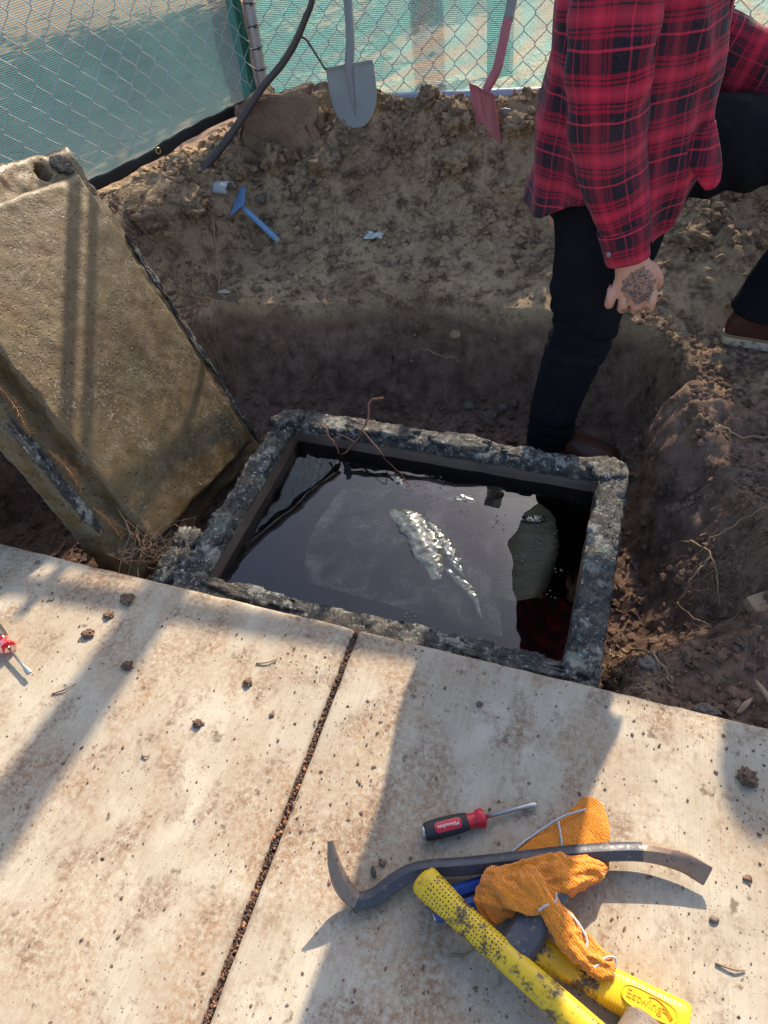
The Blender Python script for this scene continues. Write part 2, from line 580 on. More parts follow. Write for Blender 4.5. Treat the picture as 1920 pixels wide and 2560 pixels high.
# ------------------------------------------------------------------ vault
def rim_mat():
    m = M('tarry_mortar', 0.6, spec=0.5)
    a = m.noise(13, 5, 0.72)
    b = m.noise(70, 5, 0.75)
    c = m.noise(26, 5, 0.7, m.map(loc=(4, 4, 4)))
    col = m.mix(m.ramp(b, [(0.36, 0), (0.62, 1)]), (0.009, 0.009, 0.009), (0.125, 0.115, 0.095))
    col = m.mix(m.ramp(a, [(0.50, 0), (0.60, 1)]), col, (0.36, 0.335, 0.28))
    col = m.mix(m.math('MULTIPLY', m.ramp(c, [(0.47, 0), (0.53, 1)]), 0.95), col, (0.028, 0.027, 0.028))
    col = m.mix(m.math('MULTIPLY', m.ramp(m.noise(13, 4, 0.6, m.map(loc=(9, 1, 2))), [(0.60, 0), (0.68, 1)]), 0.5), col, (0.18, 0.235, 0.20))
    col = m.mix(m.math('MULTIPLY', m.ramp(m.noise(10, 4, 0.6, m.map(loc=(3, 5, 2))), [(0.52, 0), (0.64, 1)]), 0.7), col, (0.15, 0.115, 0.08))
    col = m.mix(m.ramp(m.noise(75, 5, 0.8, m.map(loc=(2, 8, 2))), [(0.585, 0), (0.63, 0.95)]), col, (0.56, 0.545, 0.49))
    z = m.sep(m.co())[2]
    m.color(col)
    m.rough(m.ramp(a, [(0.38, 0.22), (0.62, 0.75)]))
    m.bump(b, 1.0, 0.010)
    m.bump(m.noise(190, 3, 0.7), 0.9, 0.004)
    return m.m
RIM = rim_mat()
def wet_wall():
    m = M('stained_wall', 0.45)
    a = m.noise(14, 6, 0.6); 
    m.color(m.mix(a, (0.035, 0.022, 0.016), (0.12, 0.075, 0.05)))
    m.bump(m.noise(90, 4, 0.6), 0.5, 0.003)
    return m.m
WETW = wet_wall()
VC = [(-0.946, 0.7625), (0.086, 0.7195), (0.112, 1.440), (-0.944, 1.512)]     # outer outline, counter-clockwise
VTOP = -0.06
vault = empty('utility_vault', (-0.42, 1.12, -0.5), 'open concrete utility vault with a crusted black and grey rim, sunk beside the walk', 'vault')
prof = [(0.0, -0.60), (0.0, -0.35), (-0.002, -0.16), (-0.003, -0.10), (-0.002, -0.078), (-0.0005, -0.065), (0.0015, -0.0605), (0.005, -0.0585)] + [(d, -0.058) for d in np.linspace(0.012, 0.072, 9)] + [(0.077, -0.0585), (0.0805, -0.0600), (0.0822, -0.064), (0.083, -0.075), (0.083, -0.088)]
R = []
for d, z in prof:
    q = rrect(VC, d * 0.88, 0.042, 190, 8)
    R.append(np.column_stack([q, np.full(len(q), z)]))
R = np.array(R)
sh = R.shape
Pf = R.reshape(-1, 3)
dn = np.stack([fbm(Pf * 55 + k * 31, 4, 0.68) for k in range(3)], 1)
dl_ = np.stack([fbm(Pf * 7 + k * 13, 3) for k in range(3)], 1)
wp = np.array([.5, .6, .8, 1, 1, 1, 1, 1] + [1] * 9 + [1, 1, .9, .7, .3])
wt = np.repeat(wp, sh[1])[:, None]
edge_ = np.repeat(np.array([0, 0, 0, .3, .6, .9, 1, .8, .5, .2, 0, 0, 0, 0, 0, .3, .6, .9, 1, .8, .4, 0]), sh[1])
plate_ = sstep(0.05, 0.16, fbm(Pf * np.array([9, 9, 3]) + 50, 3, 0.6))
chip = sstep(0.12, 0.4, fbm(Pf * 17 + 77, 3, 0.6))
Pf = Pf + wt * (dn * np.array([0.0022, 0.0022, 0.0040]) + dl_ * np.array([.0025, .0025, .0012]))
Pf[:, 2] += wt[:, 0] * (plate_ * 0.0045 - chip * edge_ * 0.011)
V, F = rings_loft(Pf.reshape(sh), False)
mobj('rim', V, F, RIM, vault)
prof2 = [(0.083, -0.085), (0.085, -0.094), (0.088, -0.097), (0.090, -0.30), (0.090, -0.56)]
R = []
for d, z in prof2:
    q = rrect(VC, d * 0.88, 0.05, 70, 7)
    R.append(np.column_stack([q, np.full(len(q), z)]))
R = np.array(R); sh = R.shape
Pf = R.reshape(-1, 3)
Pf = Pf + np.stack([fbm(Pf * 18 + k * 31, 3) for k in range(3)], 1) * 0.002
V, F = rings_loft(Pf.reshape(sh), False)
mobj('inner_wall', V, F, WETW, vault)
q = rrect(VC, 0.076, 0.05, 12, 5)
mobj('floor_slab', np.column_stack([q, np.full(len(q), -0.52)]), [tuple(range(len(q)))], WETW, vault, smooth=False)
# broken mortar lumps at the front corner of the rim
def lump_mesh(c, r, seed, flat=1.0, sub=ICO3, subf=ICO3F, rough=0.35, frq=2.2):
    V = sub.copy()
    n = fbm(V * frq + seed * 3.7, 4, 0.6)
    n2 = fbm(V * frq * 3.4 + seed * 1.7, 3, 0.6)
    V = V * (1 + rough * n + rough * 0.4 * n2)[:, None]
    V = V * np.asarray(r) * np.array([1, 1, flat])
    return V + np.asarray(c), subf
for i, (c, r) in enumerate((((-0.965, 0.86, -0.075), (0.045, 0.06, 0.03)), ((-0.985, 0.815, -0.09), (0.035, 0.035, 0.025)), ((-0.99, 0.93, -0.10), (0.04, 0.06, 0.04)))):
    V, F = lump_mesh(c, r, 3 + i)
    mobj('mortar_lump', V, F, RIM, vault)
# flat flakes of mortar left on the rim
def plate(cx, cy, z, L, W, ang, t, seed):
    n = 44
    a = np.arange(n) / n * 2 * math.pi
    rr = 1 + 0.32 * fbm(np.column_stack([np.cos(a) * 2, np.sin(a) * 2, np.full(n, seed * 1.7)]), 4, 0.65)
    R = []
    for f, dz in ((1.02, -0.006), (1.0, 0.25 * t), (0.97, 0.8 * t), (0.90, t), (0.6, t * 1.05), (0.3, t), (0.05, t)):
        x = np.cos(a) * rr * f * L; y = np.sin(a) * rr * f * W
        R.append(np.column_stack([cx + x * math.cos(ang) - y * math.sin(ang), cy + x * math.sin(ang) + y * math.cos(ang), np.full(n, z + dz)]))
    R = np.array(R); P = R.reshape(-1, 3)
    P[:, 2] += fbm(P * 60 + seed, 3, 0.6) * 0.0025
    return rings_loft(P.reshape(R.shape))
for i, (cx, cy, L, W, ang, t) in enumerate(((-0.72, 0.80, 0.11, 0.024, -0.06, 0.010), (-0.36, 1.437, 0.085, 0.028, -0.07, 0.011), (-0.60, 1.452, 0.12, 0.026, -0.07, 0.009), (-0.10, 0.765, 0.13, 0.020, -0.05, 0.006), (0.055, 1.24, 0.10, 0.026, 1.55, 0.008), (-0.902, 1.25, 0.12, 0.027, 1.58, 0.011), (0.055, 1.395, 0.045, 0.035, 0.3, 0.012), (-0.90, 1.45, 0.05, 0.035, 0.6, 0.014), (0.045, 0.79, 0.05, 0.03, 1.2, 0.010), (-0.15, 1.415, 0.07, 0.024, -0.06, 0.006), (-0.905, 0.98, 0.09, 0.028, 1.6, 0.013))):
    V, F = plate(cx, cy, -0.0575, L, W, ang, t, 5 + i)
    mobj('mortar_flake', V, F, RIM, vault)

# water body
def water_mat():
    m = M('murky_water', 0.02)
    t = m.t
    for nd in list(t.nodes):
        if nd.type == 'BSDF_PRINCIPLED': t.nodes.remove(nd)
    fr = m.node('ShaderNodeFresnel'); fr.inputs['IOR'].default_value = 1.55
    gl = m.node('ShaderNodeBsdfGlossy'); gl.inputs['Roughness'].default_value = 0.008
    gl.inputs['Color'].default_value = (0.93, 0.93, 1.0, 1)
    tr = m.node('ShaderNodeBsdfTransparent'); tr.inputs['Color'].default_value = (0.86, 0.82, 0.76, 1)
    bp = m.node('ShaderNodeBump'); bp.inputs['Strength'].default_value = 0.06; bp.inputs['Distance'].default_value = 0.01
    m.link(m.noise(7, 2, 0.5), bp.inputs['Height'])
    m.link(bp.outputs[0], gl.inputs['Normal']); m.link(bp.outputs[0], fr.inputs['Normal'])
    mx = m.node('ShaderNodeMixShader')
    m.link(fr.outputs[0], mx.inputs[0]); m.link(tr.outputs[0], mx.inputs[1]); m.link(gl.outputs[0], mx.inputs[2])
    m.link(mx.outputs[0], m.out.inputs['Surface'])
    ab = m.node('ShaderNodeVolumeAbsorption')
    ab.inputs['Color'].default_value = (0.42, 0.33, 0.20, 1); ab.inputs['Density'].default_value = 9.0
    m.link(ab.outputs[0], m.out.inputs['Volume'])
    return m.m
WATER_Z = -0.120
q = rrect(VC, 0.0705, 0.05, 12, 5)
nq = len(q)
V = np.vstack([np.column_stack([q, np.full(nq, WATER_Z)]), np.column_stack([q, np.full(nq, -0.515)])])
F = [tuple(range(nq)), tuple(range(2 * nq - 1, nq - 1, -1))] + [(i, nq + i, nq + (i + 1) % nq, (i + 1) % nq) for i in range(nq)]
water = mobj('water', V, F, water_mat(), smooth=False)
water['kind'] = 'structure'

# plastic sheets lying in the water
def sheet_patch(ctrl, nu, nv):
    C_ = np.asarray(ctrl, float)
    A = np.array([crom(r, nv) for r in C_])
    return np.array([crom(A[:, j], nu) for j in range(nv)]).transpose(1, 0, 2)
def film_mat():
    m = M('silt_covered_plastic', 0.4, spec=0.5)
    a = m.noise(9, 6, 0.65, dist=0.5); b = m.noise(160, 5, 0.75)
    k = m.math('ADD', a, m.math('MULTIPLY', m.math('SUBTRACT', b, 0.5), 0.35))
    m.color(m.mix(m.ramp(k, [(0.42, 0), (0.62, 1)]), (0.12, 0.11, 0.105), (0.50, 0.455, 0.375)))
    m.bump(m.noise(30, 3), 0.3, 0.004)
    al = m.ramp(k, [(0.44, 0.05), (0.64, 0.9)])
    m.link(al, m.b.inputs['Alpha'])
    return m.m
def tarp_mat():
    m = M('olive_plastic', 0.35)
    a = m.noise(22, 5, 0.6)
    m.color(m.mix(a, (0.20, 0.19, 0.125), (0.42, 0.40, 0.28)))
    m.bump(m.noise(60, 4), 0.2, 0.004)
    return m.m
def crinkle(G, amp, frq):
    P = G.reshape(-1, 3)
    n = np.abs(fbm(P * frq + 3, 3, 0.55))
    n2 = np.abs(fbm(P * frq * 2.3 + 8, 2))
    P = P.copy()
    P[:, 2] += amp * (n + 0.5 * n2)
    return P.reshape(G.shape)
FILM, TARP = film_mat(), tarp_mat()
G = sheet_patch([[(-0.66, 1.31, -.15), (-0.52, 1.33, -.142), (-0.36, 1.34, -.14), (-0.2, 1.35, -.15)],
                 [(-0.68, 1.19, -.142), (-0.52, 1.20, -.134), (-0.36, 1.2, -.132), (-0.2, 1.2, -.14)],
                 [(-0.69, 1.05, -.145), (-0.52, 1.06, -.136), (-0.34, 1.05, -.135), (-0.17, 1.04, -.15)],
                 [(-0.66, 0.94, -.165), (-0.50, 0.92, -.155), (-0.32, 0.90, -.155), (-0.13, 0.89, -.17)]], 70, 60)
G = crinkle(G, 0.006, 9)
mobj('plastic_sheet', G.reshape(-1, 3), grid_faces(70, 60), FILM)
tag(bpy.data.objects['plastic_sheet'], 'large pale silt-covered plastic sheet spread just under the water of the vault', 'plastic sheet')
G = sheet_patch([[(-0.24, 1.31, -.145), (-0.15, 1.325, -.135), (-0.08, 1.30, -.145), (-0.055, 1.28, -.16)],
                 [(-0.22, 1.20, -.14), (-0.13, 1.20, -.130), (-0.06, 1.19, -.128), (-0.035, 1.17, -.15)],
                 [(-0.20, 1.07, -.14), (-0.12, 1.06, -.131), (-0.06, 1.07, -.130), (-0.035, 1.08, -.16)],
                 [(-0.17, 0.96, -.15), (-0.12, 0.945, -.142), (-0.075, 0.97, -.145), (-0.055, 0.99, -.17)],
                 [(-0.13, 0.86, -.18), (-0.115, 0.85, -.18), (-0.10, 0.86, -.185), (-0.09, 0.88, -.2)]], 70, 50)
G = crinkle(G, 0.006, 7)
mobj('tarp_scrap', G.reshape(-1, 3), grid_faces(60, 40), TARP)
tag(bpy.data.objects['tarp_scrap'], 'olive green folded plastic scrap sunk in the vault beside the pale sheet', 'plastic scrap')
def shiny_mat():
    m = M('wet_crumpled_plastic', 0.08, spec=1.0)
    m.color(m.mix(m.noise(40, 4), (0.05, 0.05, 0.032), (0.15, 0.15, 0.11)))
    m.b.inputs['Coat Weight'].default_value = 0.6
    m.b.inputs['Coat Roughness'].default_value = 0.03
    m.bump(m.noise(60, 3), 0.15, 0.003)
    return m.m
SHINY = shiny_mat()
# crumpled ridges that stand out of the water
for nm, pts, wd, lab in (('crumpled_plastic', [(-0.50, 1.19), (-0.44, 1.17), (-0.39, 1.12), (-0.34, 1.05), (-0.31, 0.985)], 0.046, 'long crumpled silvery plastic ridge breaking the water surface'),
                         ('plastic_fold', [(-0.395, 1.19), (-0.34, 1.13), (-0.29, 1.07), (-0.245, 1.01)], 0.018, 'narrow glossy plastic fold floating beside the crumpled ridge'),
                         ('plastic_fold', [(-0.31, 1.04), (-0.26, 1.00), (-0.215, 0.965), (-0.18, 0.90)], 0.013, 'thin curved plastic edge floating over the olive scrap'),
                         ('plastic_fold', [(-0.36, 1.27), (-0.31, 1.28), (-0.27, 1.275)], 0.016, 'small bubbled plastic flap floating near the back rim'),
                         ('plastic_fold', [(-0.545, 1.345), (-0.515, 1.325), (-0.48, 1.29)], 0.014, 'short green tinted plastic flap floating under the red root'),
                         ('plastic_fold', [(-0.15, 1.235), (-0.11, 1.24), (-0.075, 1.25)], 0.013, 'dark bubbled plastic edge floating beside the right rim')):
    P2 = crom(pts, 60)
    T2 = np.gradient(P2, axis=0); T2 /= np.linalg.norm(T2, axis=1)[:, None]
    S2 = np.stack([-T2[:, 1], T2[:, 0]], 1)
    nv = 15
    v = np.linspace(-1, 1, nv)
    env = np.sin(np.linspace(0.05, math.pi - 0.05, 60)) ** 0.6
    ww = wd * env * (1 + 0.35 * vnoise(np.column_stack([np.linspace(0, 9, 60), np.zeros(60), np.full(60, wd * 100)])))
    X = P2[:, None, :] + S2[:, None, :] * (ww[:, None] * v[None])[:, :, None]
    Z = WATER_Z - 0.003 + 0.16 * wd * env[:, None] * (1 - v[None] ** 2) 
    Gm = np.dstack([X, Z])
    Pm = Gm.reshape(-1, 3)
    r1 = np.clip(1 - 2.6 * np.abs(fbm(Pm * np.array([34, 34, 10]) + wd * 300, 3, 0.5)), 0, 1) ** 1.5
    r2 = np.clip(1 - 2.6 * np.abs(fbm(Pm * np.array([60, 60, 10]) + wd * 100, 2)), 0, 1)
    Pm[:, 2] += (0.15 * r1 * min(wd, 0.03) + 0.10 * min(wd, 0.03) * r2) * np.repeat(env, nv)
    o = mobj(nm, Pm, grid_faces(60, nv), SHINY)
    md = o.modifiers.new('s', 'SOLIDIFY'); md.thickness = 0.0008
    realise(o)
    tag(o, lab, 'plastic sheet')
# bubbles / froth on the water
bm = MB()
for cx, cy, n, sp in ((-0.46, 1.275, 26, .02), (-0.40, 1.235, 16, .02), (-0.2, 1.2, 20, .02), (-0.08, 1.17, 30, .022), (-0.39, 1.33, 8, .01), (-0.35, 0.87, 8, .008), (-0.12, 1.10, 10, .012), (-0.03, 1.08, 6, .006), (-0.03, 1.0, 5, .006), (-0.30, 1.22, 8, .012), (-0.25, 1.15, 8, .012)):
    for k in range(n):
        r = NR.uniform(0.0008, 0.0028)
        p = np.array([cx + NR.normal() * sp, cy + NR.normal() * sp, WATER_Z])
        bm.add(ICO1 * r + p, ICO1F)
o = bm.build('froth', simple('froth_film', (0.10, 0.10, 0.09), 0.03, spec=1.0))
tag(o, 'clusters of tiny bubbles floating on the dark water', 'bubbles', kind='stuff')
# ------------------------------------------------------------------ concrete cover leaning left of the vault
LU = unit([0.05, 0.989, -0.138]); LW = np.array([0.419, -0.197, -0.886]); LW = unit(LW - LU * (LW @ LU))
LN = np.cross(LW, LU); LN = LN if LN[0] > 0 else -LN
L0 = np.array([-1.076, 1.493, -0.200])
def lid_pt(u, w, n): return L0 + np.multiply.outer(u, LU) + np.multiply.outer(w, LW) + np.multiply.outer(n, LN)
def lid_mat():
    m = M('stained_old_concrete', 0.6, spec=0.5)
    a = m.noise(3.6, 4, 0.62, dist=0.4); b = m.noise(17, 5, 0.7); c = m.noise(110, 4, 0.75)
    col = m.mix(m.ramp(a, [(0.35, 0), (0.65, 1)]), (0.062, 0.037, 0.013), (0.135, 0.090, 0.037))
    col = m.mix(m.ramp(m.noise(6, 5, 0.6, m.map(loc=(3, 3, 1))), [(0.52, 0), (0.70, 0.8)]), col, (0.125, 0.062, 0.024))
    col = m.mix(m.ramp(b, [(0.50, 0), (0.72, 0.6)]), col, (0.19, 0.145, 0.085))
    sp = m.ramp(c, [(0.56, 0), (0.66, 1)])
    gate = m.ramp(m.noise(7, 5, 0.6, m.map(loc=(1, 7, 3))), [(0.44, 0), (0.64, 1)])
    col = m.mix(m.math('MULTIPLY', m.math('MULTIPLY', sp, gate), 0.8), col, (0.42, 0.37, 0.29))
    dk = m.ramp(m.noise(11, 6, 0.7, m.map(loc=(5, 0, 9), scale=(1, 1, 0.5))), [(0.62, 0), (0.74, 0.75)])
    col = m.mix(dk, col, (0.07, 0.062, 0.052))
    pits = m.ramp(m.voro(85), [(0.14, 1), (0.24, 0)])
    pg = m.ramp(m.noise(13, 3), [(0.42, 0), (0.55, 1)])
    pit = m.math('MULTIPLY', pits, pg)
    col = m.mix(m.math('MULTIPLY', pit, 0.75), col, (0.05, 0.038, 0.026))
    m.color(col)
    m.rough(m.ramp(b, [(0.35, 0.30), (0.65, 0.75)]))
    m.bump(c, 0.5, 0.004)
    m.bump(m.math('SUBTRACT', 1.0, pit), 1.0, 0.008)
    return m.m
LIDM = lid_mat()
lid = empty('vault_cover', tuple(L0 + LW * 0.08 - LN * 0.1), 'heavy brown stained concrete vault cover leaning up on edge, its pitted underside showing', 'vault cover')
def lid_block(name, u0, u1, w0, w1, nt, nb, res, amp, edge, mat, hole=None):
    nu, nw = int((u1 - u0) / res) + 1, int((w1 - w0) / res) + 1
    u = np.linspace(u0, u1, nu); w = np.linspace(w0, w1, nw)
    UU, WW = np.meshgrid(u, w)
    d = np.minimum(np.minimum(UU - u0, u1 - UU), np.minimum(WW - w0, w1 - WW))
    P3 = np.stack([UU.ravel(), WW.ravel(), np.zeros(UU.size)], 1)
    n = nt + amp * fbm(P3 * 28, 4, 0.6).reshape(UU.shape)
    ed = np.maximum(0, edge * (1 + 0.9 * fbm(P3 * 14 + 7, 3)).reshape(UU.shape) - d)
    n = n - ed * 0.9
    if hole is not None:
        for (hu, hw, ru, rw, dp) in hole:
            q = ((UU - hu) / ru) ** 2 + ((WW - hw) / rw) ** 2
            n = n - dp * sstep(1.25, 0.75, q)
    top = lid_pt(UU.ravel(), WW.ravel(), n.ravel())
    F = grid_faces(nw, nu)
    # skirt ring down to the back face
    ring = [j for j in range(nu)] + [i * nu + nu - 1 for i in range(1, nw)] + [(nw - 1) * nu + j for j in range(nu - 2, -1, -1)] + [i * nu for i in range(nw - 2, 0, -1)]
    m0 = len(top)
    V = [top]
    rp = np.array([(UU.ravel()[k], WW.ravel()[k]) for k in ring])
    cnt = 6
    prev = ring
    for s in range(1, cnt + 1):
        nn = np.array([n.ravel()[k] for k in ring]) * (1 - s / cnt) + nb * (s / cnt)
        P = lid_pt(rp[:, 0], rp[:, 1], nn)
        P = P + np.stack([fbm(P * 24 + k * 9, 4, 0.6) for k in range(3)], 1) * 0.006
        V.append(P)
        cur = [m0 + (s - 1) * len(ring) + k for k in range(len(ring))]
        for k in range(len(ring)):
            k2 = (k + 1) % len(ring)
            F.append((prev[k], cur[k], cur[k2], prev[k2]))
        prev = cur
    F.append(tuple(prev))
    return mobj(name, np.vstack(V), F, mat, lid)
lid_block('flange', -0.650, 0.075, -0.985, 0.065, -0.045, -0.135, 0.0075, 0.003, 0.016, LIDM, hole=((-0.075, -0.940, 0.017, 0.021, 0.05),))
lid_block('raised_panel', -0.560, 0.0, -0.900, 0.0, 0.0, -0.05, 0.007, 0.0012, 0.007, LIDM)
# crust clinging to the flange edges
def lid_plate(u, w, L, W, ang, t, n0, seed):
    n = 40
    a = np.arange(n) / n * 2 * math.pi
    rr = 1 + 0.4 * fbm(np.column_stack([np.cos(a) * 2, np.sin(a) * 2, np.full(n, seed * 1.7)]), 4, 0.65)
    R = []
    for f, dn_ in ((1.0, -0.006), (0.99, 0.4 * t), (0.93, t), (0.55, t), (0.05, t)):
        x = np.cos(a) * rr * f * L; y = np.sin(a) * rr * f * W
        R.append(lid_pt(u + x * math.cos(ang) - y * math.sin(ang), w + x * math.sin(ang) + y * math.cos(ang), np.full(n, n0 + dn_)))
    R = np.array(R); P = R.reshape(-1, 3)
    P = P + LN * (fbm(P * 70 + seed, 3, 0.6) * 0.003)[:, None]
    return rings_loft(P.reshape(R.shape))
for i, (u, w, L, W, ang, t) in enumerate(((0.066, -0.62, 0.10, 0.012, 1.57, 0.006), (0.066, -0.36, 0.13, 0.011, 1.57, 0.006), (0.064, -0.10, 0.10, 0.010, 1.57, 0.005), (0.0, -0.945, 0.035, 0.022, 0.3, 0.007), (-0.63, -0.30, 0.20, 0.016, 1.57, 0.006), (-0.62, -0.7, 0.14, 0.02, 1.57, 0.006))):
    V, F = lid_plate(u, w, L, W, ang, t, -0.046, 3 + i)
    mobj('crust', V, F, RIM, lid)

# ------------------------------------------------------------------ fence
def metal_mat(name, c, rough=0.42, metal=0.85, var=0.2):
    return simple(name, c, rough, metal, var, 40, 0.15, 300)
GALV = metal_mat('galvanised_steel', (0.42, 0.43, 0.46), 0.45, 0.7)
GALV_B = metal_mat('weathered_rail', (0.33, 0.36, 0.44), 0.38, 0.6)
WIRE = metal_mat('fence_wire', (0.40, 0.42, 0.46), 0.5, 0.6)
BLACKP = simple('black_plastic', (0.012, 0.012, 0.013), 0.45)
def mesh_screen_mat(name, tint, open_):
    m = M(name, 0.8)
    t = m.t
    for nd in list(t.nodes):
        if nd.type == 'BSDF_PRINCIPLED': t.nodes.remove(nd)
    x, y, _ = m.sep(m.co('UV'))
    fv = m.math('FRACT', m.math('DIVIDE', y, 0.0058))
    fu = m.math('FRACT', m.math('DIVIDE', x, 0.0036))
    row = m.math('GREATER_THAN', fv, 1 - open_)
    coln = m.math('GREATER_THAN', fu, 0.17)
    holes = m.math('MULTIPLY', row, coln)
    var = m.noise(14, 4, 0.6)
    c = m.mix(var, tuple(v * 0.8 for v in tint), tuple(min(1, v * 1.2) for v in tint))
    df = m.node('ShaderNodeBsdfDiffuse'); tl = m.node('ShaderNodeBsdfTranslucent')
    m.link(c, df.inputs['Color']); m.link(c, tl.inputs['Color'])
    mx = m.node('ShaderNodeMixShader'); mx.inputs[0].default_value = 0.5
    m.link(df.outputs[0], mx.inputs[1]); m.link(tl.outputs[0], mx.inputs[2])
    tr = m.node('ShaderNodeBsdfTransparent')
    mx2 = m.node('ShaderNodeMixShader')
    m.link(holes, mx2.inputs[0]); m.link(mx.outputs[0], mx2.inputs[1]); m.link(tr.outputs[0], mx2.inputs[2])
    m.link(mx2.outputs[0], m.out.inputs['Surface'])
    return m.m
SCREEN = mesh_screen_mat('green_shade_cloth', (0.14, 0.35, 0.365), 0.62)
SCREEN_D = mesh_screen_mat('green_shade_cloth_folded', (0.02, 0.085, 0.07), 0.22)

def cyl(a, b, r, n=14):
    P = np.array([np.asarray(a) + (np.asarray(b) - np.asarray(a)) * t for t in np.linspace(0, 1, 5)])
    up = (0, 0, 1) if abs(unit(np.asarray(b) - a)[2]) < 0.9 else (1, 0, 0)
    return tube(P, r, n, up)

def chain(o2, d2, length, zb, zt, side, w=0.082, h=0.092, r=0.0016, lean=0.0):
    """woven diamond wires; o2 start, d2 direction, zb(s) bottom"""
    mb = MB()
    nrm = np.array([-d2[1], d2[0]]) * side
    nk = int(length / (w / 2))
    hh = h / 2
    for k in range(nk):
        nz = int((zt - zb(k * w / 2)) / hh)
        pts = []
        for j in range(nz + 1):
            z = zt - j * hh
            ph = (j + k) % 2
            s0 = k * w / 2 + (w / 2 if ph else 0) 
            s0 += 0.004 * math.sin(z * 9 + k * 0.37)
            off = 0.003 if ph else -0.003
            cdir = -1 if ph else 1
            # small straight twist at each knuckle
            for dz in (0.005, -0.005):
                p = o2 + d2 * (s0 + cdir * -0.0005) + nrm * (off * (1 if dz > 0 else -1))
                pts.append((p[0], p[1], z + dz + lean * s0))
        V, F, _ = tube(pts, r, 4, up=(nrm[0], nrm[1], 0.01), caps=False)
        mb.add(V, F)
    return mb

def screen_panel(o2, d2, length, zb, zt, off, mat, nu=60, nv=24, wob=0.006, name='mesh_cloth', parent=None):
    nrm = np.array([-d2[1], d2[0]])
    s = np.linspace(0, length, nu); t = np.linspace(0, 1, nv)
    V, U = [], []
    for tt in t:
        for ss in s:
            z0 = zb(ss)
            z = z0 + (zt - z0) * tt
            p = o2 + d2 * ss + nrm * off
            V.append((p[0], p[1], z)); U.append((ss, z - z0 + (0.0)))
    V = np.array(V)
    dsp = fbm(V * np.array([5, 5, 4]), 3) * wob
    V[:, 0] += nrm[0] * dsp; V[:, 1] += nrm[1] * dsp
    return mobj(name, V, grid_faces(nv, nu), mat, parent, uv=U)

def lathe_cap(c, r):
    n = 20; R = []
    for t in np.linspace(0, 1, 8):
        a = np.arange(n) / n * 2 * math.pi
        rr = r * math.cos(t * math.pi / 2 * 0.98)
        R.append(np.column_stack([c[0] + rr * np.cos(a), c[1] + rr * np.sin(a), np.full(n, c[2] + r * 1.1 * math.sin(t * math.pi / 2))]))
    return rings_loft(np.array(R))
# back run
BO = np.array([-1.455, 2.85]); BD = np.array([1.0, 0.05]); BD = unit(BD)
fence = empty('chain_link_fence', (0.0, 2.85, 0.42), 'grey chain link fence along the back of the dug bank with a bottom rail', 'fence')
V, F, _ = cyl((-1.43, 2.85, 0.437), (2.2, 3.031, 0.395), 0.021); mobj('bottom_rail', V, F, GALV_B, fence)
V, F, _ = cyl((-1.46, 2.85, 1.405), (2.2, 3.031, 1.405), 0.019); mobj('top_rail', V, F, GALV, fence)
V, F, _ = cyl((-1.478, 2.85, 0.25), (-1.432, 2.85, 1.46), 0.022); post = mobj('corner_post', V, F, metal_mat('post_steel', (0.33, 0.32, 0.34), 0.5, 0.5), fence)
for px_ in (0.485, 2.15):  # unseen line posts, first one added and capped for its shadow on the walk
    V, F, _ = cyl((px_, 2.85 + 0.05 * (px_ + 1.455), 0.1), (px_, 2.85 + 0.05 * (px_ + 1.455), 1.50), 0.058, 20); lp = mobj('post', V, F, GALV, fence)
    V, F = lathe_cap((px_, 2.85 + 0.05 * (px_ + 1.455), 1.49), 0.062); mobj('post_cap', V, F, GALV, lp)
chain(BO, BD, 3.6, lambda s: 0.435 - 0.0115 * s, 1.41, 1).build('wire_mesh', WIRE, fence, kind='stuff')
for k, z in enumerate((0.56, 0.63, 0.70, 0.77, 0.84, 0.98, 1.12)):
    xx = -1.478 + (z - 0.25) * 0.038
    a = np.linspace(0, 2 * math.pi, 17)
    P = np.stack([xx + 0.0245 * np.cos(a), 2.85 + 0.0245 * np.sin(a), z + 0.004 * np.sin(a * 1 + k)], 1)
    V, F, _ = tube(P, np.array([[0.0012, 0.0022]] * 17), 6); mobj('cable_tie', V, F, BLACKP, fence)
    V, F = box_vf((xx + 0.02, 2.824, z), (0.006, 0.003, 0.0035)); mobj('tie_head', V, F, BLACKP, fence, smooth=False)
scr_b = empty('windscreen', (0.2, 2.87, 0.44), 'pale teal mesh windscreen on the back run of the fence', 'windscreen', None)
screen_panel(BO, BD, 3.6, lambda s: 0.452 - 0.0115 * s, 1.362, 0.014, SCREEN, parent=scr_b)
V, F, _ = tube(np.array([(x, 2.85 + 0.05 * (x + 1.455) + 0.014, 1.352) for x in np.linspace(-1.45, 2.1, 40)]), np.array([[0.004, 0.018]] * 40), 8)
mobj('hem', V, F, BLACKP, scr_b)
# side run
SO = FC + np.array([-0.02, -0.01]); SD = FD
zb_s = lambda s: 0.455 - 0.050 * s + 0.006 * math.sin(s * 6)
fence2 = empty('chain_link_fence', (-1.75, 2.2, 0.4), 'grey chain link fence panel running behind the leaning vault cover', 'fence')
chain(SO, SD, 2.2, lambda s: zb_s(s) + 0.03, 1.38, -1).build('wire_mesh', WIRE, fence2, kind='stuff')
V, F, _ = cyl((*(SO), 1.395), (*(SO + SD * 2.2), 1.395), 0.019); mobj('top_rail', V, F, GALV, fence2)
V, F, _ = cyl((*(SO + SD * 2.15), 0.0), (*(SO + SD * 2.15), 1.43), 0.024); mobj('post', V, F, GALV, fence2)
scr_s = empty('windscreen', (-1.8, 2.2, 0.4), 'blue green mesh windscreen with a black bottom hem behind the leaning vault cover', 'windscreen')
screen_panel(SO, SD, 2.2, zb_s, 1.345, -0.014, SCREEN, parent=scr_s)
